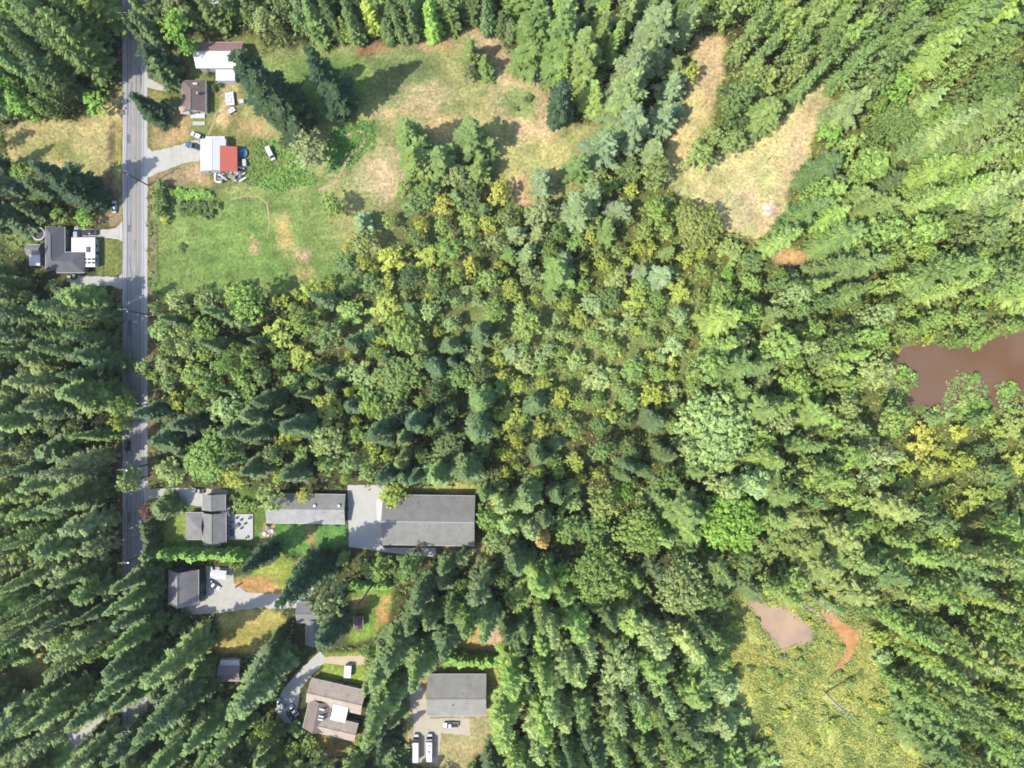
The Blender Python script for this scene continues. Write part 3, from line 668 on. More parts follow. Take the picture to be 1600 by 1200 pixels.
HAND = [
 # near the farmyard and meadow
 ('fir_tree', 364, 74, 47, 20, 'blackish green', 'tall dark fir leaning over the white metal barn'),
 ('fir_tree', 398, 110, 42, 21, 'blackish green', 'broad dark fir beside the meadow, just east of the white barn'),
 ('fir_tree', 480, 70, 46, 16, 'blackish green', 'lone slender dark fir standing in the upper meadow'),
 ('fir_tree', 202, 148, 21, 11, 'blackish green', 'dark fir overhanging the road in front of the brown-roofed house'),
 ('spruce_tree', 215, 72, 20, 13, 'blackish green', 'dark spruce by the road near the white barn'),
 ('spruce_tree', 236, 92, 17, 12, 'dark green', 'second dark spruce by the white barn, one in from the road'),
 ('shrub', 264, 165, 7, 7, 'dark green', 'round dark bush on the road side of the brown-roofed house', 'mid'),
 ('maple_tree', 276, 45, 21, 15, 'bright green', 'bright green maple at the west end of the white barn', 'mid'),
 ('maple_tree', 292, 72, 15, 10, 'bright green', 'small bright maple touching the corner of the white barn', 'mid'),
 ('alder_tree', 474, 182, 11, 7.5, 'yellow-green', 'small yellow-green alder at the foot of the lone dark fir', 'mid'),
 ('maple_tree', 484, 235, 17, 16, 'grey green', 'broad greyish maple between the horseshoe path and the white car', 'mid'),
 ('fir_tree', 733, 62, 17, 8, 'mid green', 'tallest fir of the clump at the top of the meadow'),
 ('fir_tree', 757, 86, 14, 8, 'mid green', 'smaller fir on the east side of the meadow clump'),
 ('alder_tree', 733, 112, 9, 8, 'grey green', 'greyish alder in front of the fir clump in the meadow', 'mid'),
 ('spruce_tree', 735, 198, 25, 17, 'mid green', 'star-shaped spruce casting a shadow over the dry meadow'),
 ('fir_tree', 628, 188, 29, 14, 'mid green', 'tall fir at the west end of the meadow thicket'),
 ('fir_tree', 642, 228, 25, 14, 'mid green', 'fir just behind the tall one at the thicket\'s west end'),
 ('spruce_tree', 682, 240, 21, 14, 'mid green', 'spruce in the thicket between the tall fir and the star-shaped spruce'),
 ('alder_tree', 693, 318, 12, 10, 'lime yellow', 'round lime-yellow tree in the middle of the thicket', 'mid'),
 ('alder_tree', 780, 302, 13, 11, 'lime yellow', 'round lime-yellow tree at the open edge of the dry meadow', 'mid'),
 ('alder_tree', 735, 418, 11, 9, 'lime yellow', 'lime-yellow tree beside the bare patch in the thicket', 'mid'),
 ('alder_tree', 658, 352, 10, 7, 'yellow-green', 'small yellow-green tree below the round lime-yellow one', 'mid'),
 ('alder_tree', 611, 405, 12, 13, 'yellow-green', 'wide yellow-green tree by the dark gap in the thicket', 'mid'),
 ('maple_tree', 521, 320, 13, 11, 'leafy green', 'leafy tree at the corner of the green pasture', 'mid'),
 ('spruce_tree', 565, 348, 12, 9, 'pale blue-green', 'pale blue spruce at the edge of the green pasture', 'mid'),
 ('maple_tree', 566, 382, 14, 12, 'olive green', 'olive maple below the pale blue spruce', 'mid'),
 ('alder_tree', 543, 388, 9, 6, 'lime yellow', 'little lime-yellow tree beside the green pasture', 'mid'),
 ('maple_tree', 540, 415, 11, 12, 'mid green', 'low mid-green maple at the bottom corner of the pasture', 'mid'),
 ('cedar_tree', 884, 122, 34, 11, 'blackish green', 'dark rounded cedar beside the pink dry slope of the meadow'),
 ('fir_tree', 838, -8, 42, 19, 'mid green', 'big fir over the top corner of the dry meadow, westmost of three'),
 ('fir_tree', 884, 2, 42, 19, 'mid green', 'big fir over the top corner of the dry meadow, middle of three'),
 ('fir_tree', 922, 40, 38, 17, 'mid green', 'big fir over the top corner of the dry meadow, eastmost of three'),
 # pale spruces
 ('spruce_tree', 1042, 8, 40, 18, 'pale blue-green', 'topmost pale spruce of the pale row beside the tan strip'),
 ('spruce_tree', 1008, 62, 40, 19, 'pale blue-green', 'second pale spruce down the row beside the tan strip'),
 ('spruce_tree', 990, 112, 38, 18, 'grey green', 'third spruce down the row, greyer than its neighbours'),
 ('spruce_tree', 1000, 165, 32, 16, 'pale blue-green', 'fourth pale spruce down the row beside the tan strip'),
 ('spruce_tree', 952, 205, 30, 15, 'pale blue-green', 'fifth pale spruce, at the lower end of the row'),
 ('spruce_tree', 912, 240, 24, 12, 'mid green', 'green spruce at the lower end of the pale row'),
 ('spruce_tree', 850, 268, 22, 11, 'pale blue-green', 'pale spruce beside the round lime-yellow tree'),
 ('spruce_tree', 930, 285, 28, 13, 'pale blue-green', 'pale spruce above the dark gap in the middle of the woods'),
 ('spruce_tree', 905, 315, 27, 14, 'pale blue-green', 'large pale spruce with drooping boughs below the pale row'),
 ('alder_tree', 1078, 110, 13, 8, 'yellow-green', 'yellow-green tree at the side of the tan strip', 'mid'),
 ('alder_tree', 1022, 268, 17, 14, 'olive green', 'olive tree at the foot of the tan strip', 'mid'),
 ('alder_tree', 1092, 242, 18, 14, 'olive green', 'olive tree between the tan strip and the dry clearing', 'mid'),
 ('alder_tree', 1142, 222, 16, 13, 'olive green', 'second olive tree between the tan strip and the dry clearing', 'mid'),
 ('maple_tree', 1025, 330, 16, 13, 'leafy green', 'leafy maple on the near side of the dry clearing', 'mid'),
 ('maple_tree', 1092, 352, 16, 20, 'olive green', 'wide dull-green maple below the dry clearing', 'mid'),
 ('alder_tree', 1298, 210, 14, 11, 'bright green', 'bright green tree at the right edge of the dry clearing', 'mid'),
 ('spruce_tree', 1330, 165, 30, 14, 'grey green', 'grey spruce behind the right edge of the dry clearing', 'mid'),
 ('cedar_tree', 1235, 430, 10, 8, 'deep green', 'small dark cedar below the bare patch of the clearing', 'mid'),
 # west of the road
 ('fir_tree', 42, 255, 36, 15, 'blackish green', 'big dark fir leaning over the dry roadside grass'),
 ('fir_tree', 85, 285, 24, 14, 'blackish green', 'dark fir between the dry roadside grass and the grey house'),
 ('fir_tree', 116, 290, 15, 9, 'dark green', 'dark fir beside the white car parked on the verge'),
 ('alder_tree', 130, 340, 8, 8, 'bright green', 'bright green shrubby tree above the grey house', 'mid'),
 ('alder_tree', 90, 335, 8, 8, 'leafy green', 'leafy small tree by the trampoline', 'mid'),
 ('alder_tree', 150, 160, 10, 12, 'bright green', 'bright green tree at the top edge of the dry roadside grass', 'mid'),
 # trees leaning out of the parcel over the road
 ('maple_tree', 193, 634, 24, 10, 'leafy green', 'sunlit leafy tree hanging over the road, upper of two', 'mid'),
 ('maple_tree', 190, 660, 20, 9, 'yellow-green', 'sunlit yellow-green tree hanging over the road, lower of two', 'mid'),
 ('maple_tree', 205, 750, 20, 12, 'pale green', 'pale leafy tree hanging over the road by the drive', 'mid'),
 ('alder_tree', 226, 575, 12, 9, 'pale green', 'pale leafy tree at the road edge, opposite the wooded side track', 'mid'),
 # round the houses below the wood
 ('maple_tree', 228, 800, 8, 7, 'plum red', 'plum-red tree at the roadside by the grey house', 'mid'),
 ('cedar_tree', 252, 795, 12, 11, 'dark green', 'dark cedar between the plum-red tree and the grey house', 'mid'),
 ('maple_tree', 425, 778, 14, 13, 'pale green', 'pale leafy tree over the west end of the long grey home', 'mid'),
 ('alder_tree', 474, 773, 10, 7, 'lime yellow', 'yellow tree over the roof of the long grey home', 'mid'),
 ('maple_tree', 612, 772, 12, 11, 'yellow-green', 'yellow-green tree over the corner of the big grey barn', 'mid'),
 ('maple_tree', 765, 808, 20, 12, 'leafy green', 'leafy tree crowding the east end of the big grey barn', 'mid'),
 ('maple_tree', 775, 842, 18, 10, 'pale green', 'pale tree just below the east end of the big grey barn', 'mid'),
 ('alder_tree', 722, 872, 10, 9, 'pale green', 'pale green tree below the big grey barn', 'mid'),
 ('fir_tree', 430, 948, 52, 12, 'blackish green', 'very tall dark fir fallen-looking across the gravel drive'),
 ('fir_tree', 372, 894, 33, 9, 'blackish green', 'dark fir pointing at the dry lawn by the dark-walled garage'),
 ('maple_tree', 515, 935, 34, 17, 'grey green', 'broad grey-green maple over the half-hidden grey house', 'mid'),
 ('maple_tree', 590, 888, 16, 14, 'leafy green', 'leafy maple below the big grey barn\'s drive', 'mid'),
 ('maple_tree', 640, 888, 17, 14, 'mid green', 'mid-green maple below the middle of the big grey barn', 'mid'),
 ('cedar_tree', 498, 1012, 24, 11, 'deep green', 'dark cedar below the half-hidden grey house'),
 ('fir_tree', 368, 1108, 46, 15, 'dark green', 'broad fir with sunlit edges above the forked drive'),
 ('fir_tree', 222, 1078, 44, 13, 'mid green', 'tall fir between the dark-walled garage and the small shed'),
 ('fir_tree', 214, 1168, 46, 14, 'dark green', 'dark fir pointing away below the small shed'),
 ('fir_tree', 572, 1175, 50, 14, 'mid green', 'tall fir along the east side of the tan-roofed house'),
 ('fir_tree', 600, 1050, 40, 14, 'dark green', 'dark fir beside the little brown hut'),
 ('fir_tree', 640, 1078, 42, 12, 'mid green', 'fir pointing at the corner of the square grey house'),
 ('fir_tree', 690, 1035, 38, 12, 'dark green', 'dark fir beside the clipped hedge of the square grey house'),
 ('fir_tree', 722, 1000, 36, 11, 'mid green', 'fir on the west edge of the dry patch below the barn'),
 ('fir_tree', 758, 1008, 40, 11, 'mid green', 'fir pointing over the dry patch below the barn'),
 ('spruce_tree', 790, 1175, 42, 14, 'leafy green', 'tall pale spruce along the east side of the square grey house'),
 ('spruce_tree', 795, 1090, 40, 13, 'leafy green', 'pale spruce at the top corner of the square grey house'),
 ('cedar_tree', 848, 852, 25, 8, 'amber', 'amber-tipped cedar in the wood below the parcel'),
 ('maple_tree', 935, 900, 24, 24, 'leafy green', 'very wide sunlit maple in the wood below the parcel', 'mid'),
 ('maple_tree', 1065, 915, 26, 22, 'pale green', 'very wide pale maple next to the pink pond', 'mid'),
 ('maple_tree', 1000, 830, 24, 20, 'leafy green', 'wide maple touching the sunlit giant maple', 'mid'),
 ('maple_tree', 1140, 815, 24, 24, 'bright green', 'very wide bright maple beneath the parcel\'s lower side', 'mid'),
 ('maple_tree', 945, 785, 22, 14, 'olive green', 'olive maple at the lower side of the parcel', 'mid'),
 ('alder_tree', 1440, 690, 10, 14, 'lime yellow', 'broad lime-yellow tree below the muddy pond', 'mid'),
 ('alder_tree', 1498, 675, 8, 9, 'lime yellow', 'smaller lime-yellow tree below the muddy pond', 'mid'),
 ('maple_tree', 1120, 668, 26, 32, 'pale green', 'huge pale maple with a dark shaded rim inside the wood', 'mid'),
 ('fir_tree', 170, 925, 30, 10, 'dark green', 'fir first below the tall hedge, along the road beside the dark-walled garage'),
 ('fir_tree', 166, 959, 33, 11, 'mid green', 'fir second below the tall hedge, along the road beside the dark-walled garage'),
 ('fir_tree', 169, 986, 30, 10, 'dark green', 'fir third below the tall hedge, along the road beside the dark-walled garage'),
 ('fir_tree', 163, 1026, 34, 11, 'mid green', 'fir fourth below the tall hedge, along the road beside the dark-walled garage'),
 ('fir_tree', 158, 1054, 32, 11, 'dark green', 'fir fifth below the tall hedge, along the road beside the dark-walled garage'),
 ('fir_tree', 150, 1095, 34, 11, 'mid green', 'fir sixth below the tall hedge, along the road beside the dark-walled garage'),
 ('fir_tree', 161, 1065, 34, 12, 'dark green', 'broad dark fir over the hidden stretch of road, nearest the small shed'),
 ('fir_tree', 171, 1116, 26, 10, 'mid green', 'mid-green fir just above the open stretch of the lower road'),
 ('fir_tree', 159, 1200, 30, 11, 'dark green', 'dark fir just below the open stretch of the lower road'),
 ('fir_tree', 158, 1242, 32, 11, 'dark green', 'dark fir over the lowest stretch of road'),
 ('spruce_tree', 655, 215, 19, 11, 'mid green', 'small spruce wedged between the two tall firs of the thicket'),
 ('maple_tree', 668, 300, 13, 12, 'mid green', 'round mid-green maple above the dark gap of the thicket', 'mid'),
 ('maple_tree', 715, 275, 13, 12, 'grey green', 'greyish maple at the foot of the star-shaped spruce', 'mid'),
 ('alder_tree', 645, 320, 12, 11, 'mid green', 'mid-green alder at the west edge of the thicket', 'mid'),
]
HAND = [t for t in HAND if t[6]]
for t in HAND:
    hand(*t)

# areas the photograph shows free of trees
CLEAR = [
 [(194, 78), (229, 78), (229, 560), (194, 560)], [(196, 688), (229, 688), (226, 724), (196, 724)], [(194, 778), (222, 775), (222, 868), (196, 868)], [(200, 1092), (223, 1092), (223, 1142), (200, 1142)],
 [(40, 202), (130, 188), (190, 150), (193, 290), (165, 290), (110, 255), (40, 240)],
 [(232, 105), (300, 62), (385, 62), (480, 85), (700, 68), (760, 62), (800, 105), (850, 140), (872, 200), (890, 222), (850, 270), (815, 310), (795, 270), (700, 200), (620, 185), (615, 300), (600, 335), (500, 300), (510, 420), (470, 440), (242, 440), (230, 420), (230, 225)],
 [(40, 350), (192, 345), (192, 448), (130, 445), (105, 425), (40, 420)], [(165, 288), (193, 288), (193, 345), (165, 345)], [(176, 54), (193, 54), (193, 78), (176, 78)],
 [(1095, 65), (1125, 65), (1115, 125), (1103, 180), (1075, 240), (1050, 278), (1043, 262), (1060, 215), (1078, 150)],
 [(1285, 140), (1290, 175), (1258, 210), (1256, 255), (1230, 290), (1222, 330), (1182, 368), (1135, 358), (1140, 318), (1060, 302), (1052, 285), (1105, 248), (1150, 242), (1205, 215), (1250, 170)],
 [(1200, 390), (1258, 396), (1262, 412), (1218, 412)],
 [(1410, 548), (1445, 540), (1470, 550), (1520, 548), (1600, 522), (1600, 640), (1520, 640), (1470, 645), (1412, 640), (1405, 600)],
 [(1168, 938), (1190, 938), (1250, 958), (1280, 955), (1320, 962), (1347, 985), (1342, 1035), (1330, 1062), (1340, 1090), (1375, 1150), (1395, 1200), (1240, 1200), (1160, 1100), (1138, 985)],
 [(232, 765), (745, 765), (748, 855), (700, 862), (640, 864), (545, 852), (540, 830), (440, 846), (395, 852), (262, 855), (236, 800)],
 [(262, 882), (350, 882), (365, 905), (430, 880), (450, 900), (430, 945), (466, 935), (470, 945), (420, 958), (425, 972), (375, 1002), (348, 985), (345, 958), (290, 962), (262, 950)],
 [(466, 945), (484, 940), (490, 960), (468, 970)], [(480, 985), (500, 985), (500, 1005), (480, 1005)],
 [(550, 932), (612, 935), (610, 945), (590, 980), (570, 1000), (552, 1000)], [(432, 1085), (470, 1042), (500, 1020), (505, 1045), (470, 1075), (462, 1130), (445, 1120)],
 [(478, 1065), (568, 1082), (562, 1145), (500, 1155), (475, 1135)], [(338, 1030), (376, 1030), (376, 1064), (338, 1064)], [(345, 1075), (365, 1075), (365, 1088), (345, 1088)],
 [(503, 1026), (568, 1026), (568, 1060), (503, 1060)],
 [(670, 1050), (765, 1052), (768, 1118), (735, 1148), (688, 1150), (684, 1186), (642, 1186), (652, 1115), (642, 1092), (662, 1072)],
 [(745, 988), (780, 978), (780, 1025), (720, 1022)], [(40, 1022), (66, 1030), (60, 1078), (40, 1082)], [(210, 992), (232, 992), (228, 1022), (206, 1022)], [(50, 1200), (90, 1172), (108, 1172), (105, 1200)], [(108, 1150), (140, 1128), (146, 1134), (115, 1168)], [(138, 1040), (176, 1036), (178, 1050), (142, 1054)],
 [(70, 582), (86, 582), (86, 594), (70, 594)],
]
gr = np.stack(np.meshgrid(np.arange(400) * 4 + 2, np.arange(300) * 4 + 2), -1).reshape(-1, 2).astype(float)
mask = np.zeros(len(gr), bool)
for p in CLEAR: mask |= inside(gr, p)
mask = mask.reshape(300, 400)
def blocked(px, py):
    i, j = int(py // 4), int(px // 4)
    return 0 <= i < 300 and 0 <= j < 400 and mask[i, j]

# ground that must stay free of trunks
NOBASE = [[(190, -99), (232, -99), (232, 1400), (190, 1400)], MEADOW, YARD, VERGE, STRIP, CLEARING, POND_A, POND_B, POND_C, MARSH, FRONT_LAWN, [(1200, 388), (1262, 394), (1268, 416), (1214, 416)],
          [(100, 345), (195, 345), (195, 452), (60, 452)], [(235, 762), (750, 762), (750, 858), (640, 870), (262, 860)], [(264, 880), (365, 880), (440, 930), (440, 950), (300, 960)], [(460, 935), (520, 935), (520, 1012), (460, 1012)],
          [(545, 930), (610, 930), (590, 1000), (545, 1000)], [(472, 1060), (575, 1075), (575, 1160), (472, 1150)], [(640, 1045), (770, 1045), (770, 1190), (640, 1190)], [(336, 1028), (380, 1028), (380, 1066), (336, 1066)], [(500, 1024), (570, 1024), (570, 1062), (500, 1062)], [(430, 1040), (510, 1015), (470, 1130), (430, 1130)],
          [(480, 560), (560, 540), (600, 470), (560, 470), (540, 540)], [(735, 480), (755, 480), (755, 505), (725, 500)], [(890, 540), (915, 535), (920, 560), (895, 562)]]

def pip(x, y, poly):
    r = False; n = len(poly)
    for i in range(n):
        x0, y0 = poly[i]; x1, y1 = poly[(i + 1) % n]
        if (y0 > y) != (y1 > y) and x < (x1 - x0) * (y - y0) / (y1 - y0) + x0: r = not r
    return r
THICKET = [(618, 225), (650, 210), (700, 240), (745, 255), (775, 270), (800, 300), (830, 345), (640, 470), (500, 470), (520, 430), (590, 400), (600, 350)]
SUNNY = [[(1170, 960), (1345, 960), (1345, 1210), (1215, 1210), (1150, 1060)], CLEARING, [(1095, 62), (1128, 62), (1112, 190), (1070, 250), (1070, 200)], [(250, 300), (500, 300), (520, 420), (470, 440), (250, 440)], [(540, 90), (720, 75), (860, 150), (860, 250), (720, 170), (610, 180), (610, 310), (520, 300)],
         [(60, 205), (130, 195), (192, 160), (192, 340), (165, 290)], [(196, 200), (228, 200), (228, 430), (196, 430)], [(229, 225), (312, 215), (312, 262), (229, 278)], [(290, 770), (345, 770), (400, 845), (290, 845)], [(416, 772), (545, 772), (545, 835), (416, 835)], [(545, 775), (745, 775), (745, 852), (600, 852), (550, 830)],
         [(262, 884), (430, 890), (440, 950), (300, 955), (262, 950)], [(370, 905), (440, 875), (450, 925), (380, 930)], [(484, 1065), (570, 1080), (560, 1150), (480, 1140)], [(668, 1050), (770, 1050), (770, 1122), (668, 1122)], [(645, 1120), (735, 1120), (735, 1185), (640, 1185)], [(345, 955), (430, 955), (420, 1010), (345, 1010)], [(335, 1030), (378, 1030), (378, 1066), (335, 1066)], [(1410, 545), (1600, 525), (1600, 640), (1420, 640)], [(745, 985), (782, 975), (782, 1025), (720, 1022)]]
COT = 1 / math.tan(SUN_EL)
def shades(bx, by, h):
    for t in (.45, .7, .92):
        qx, qy = bx + sx * h * t * COT / S, by - sy * h * t * COT / S
        if any(pip(qx, qy, p) for p in SUNNY): return True
    return False
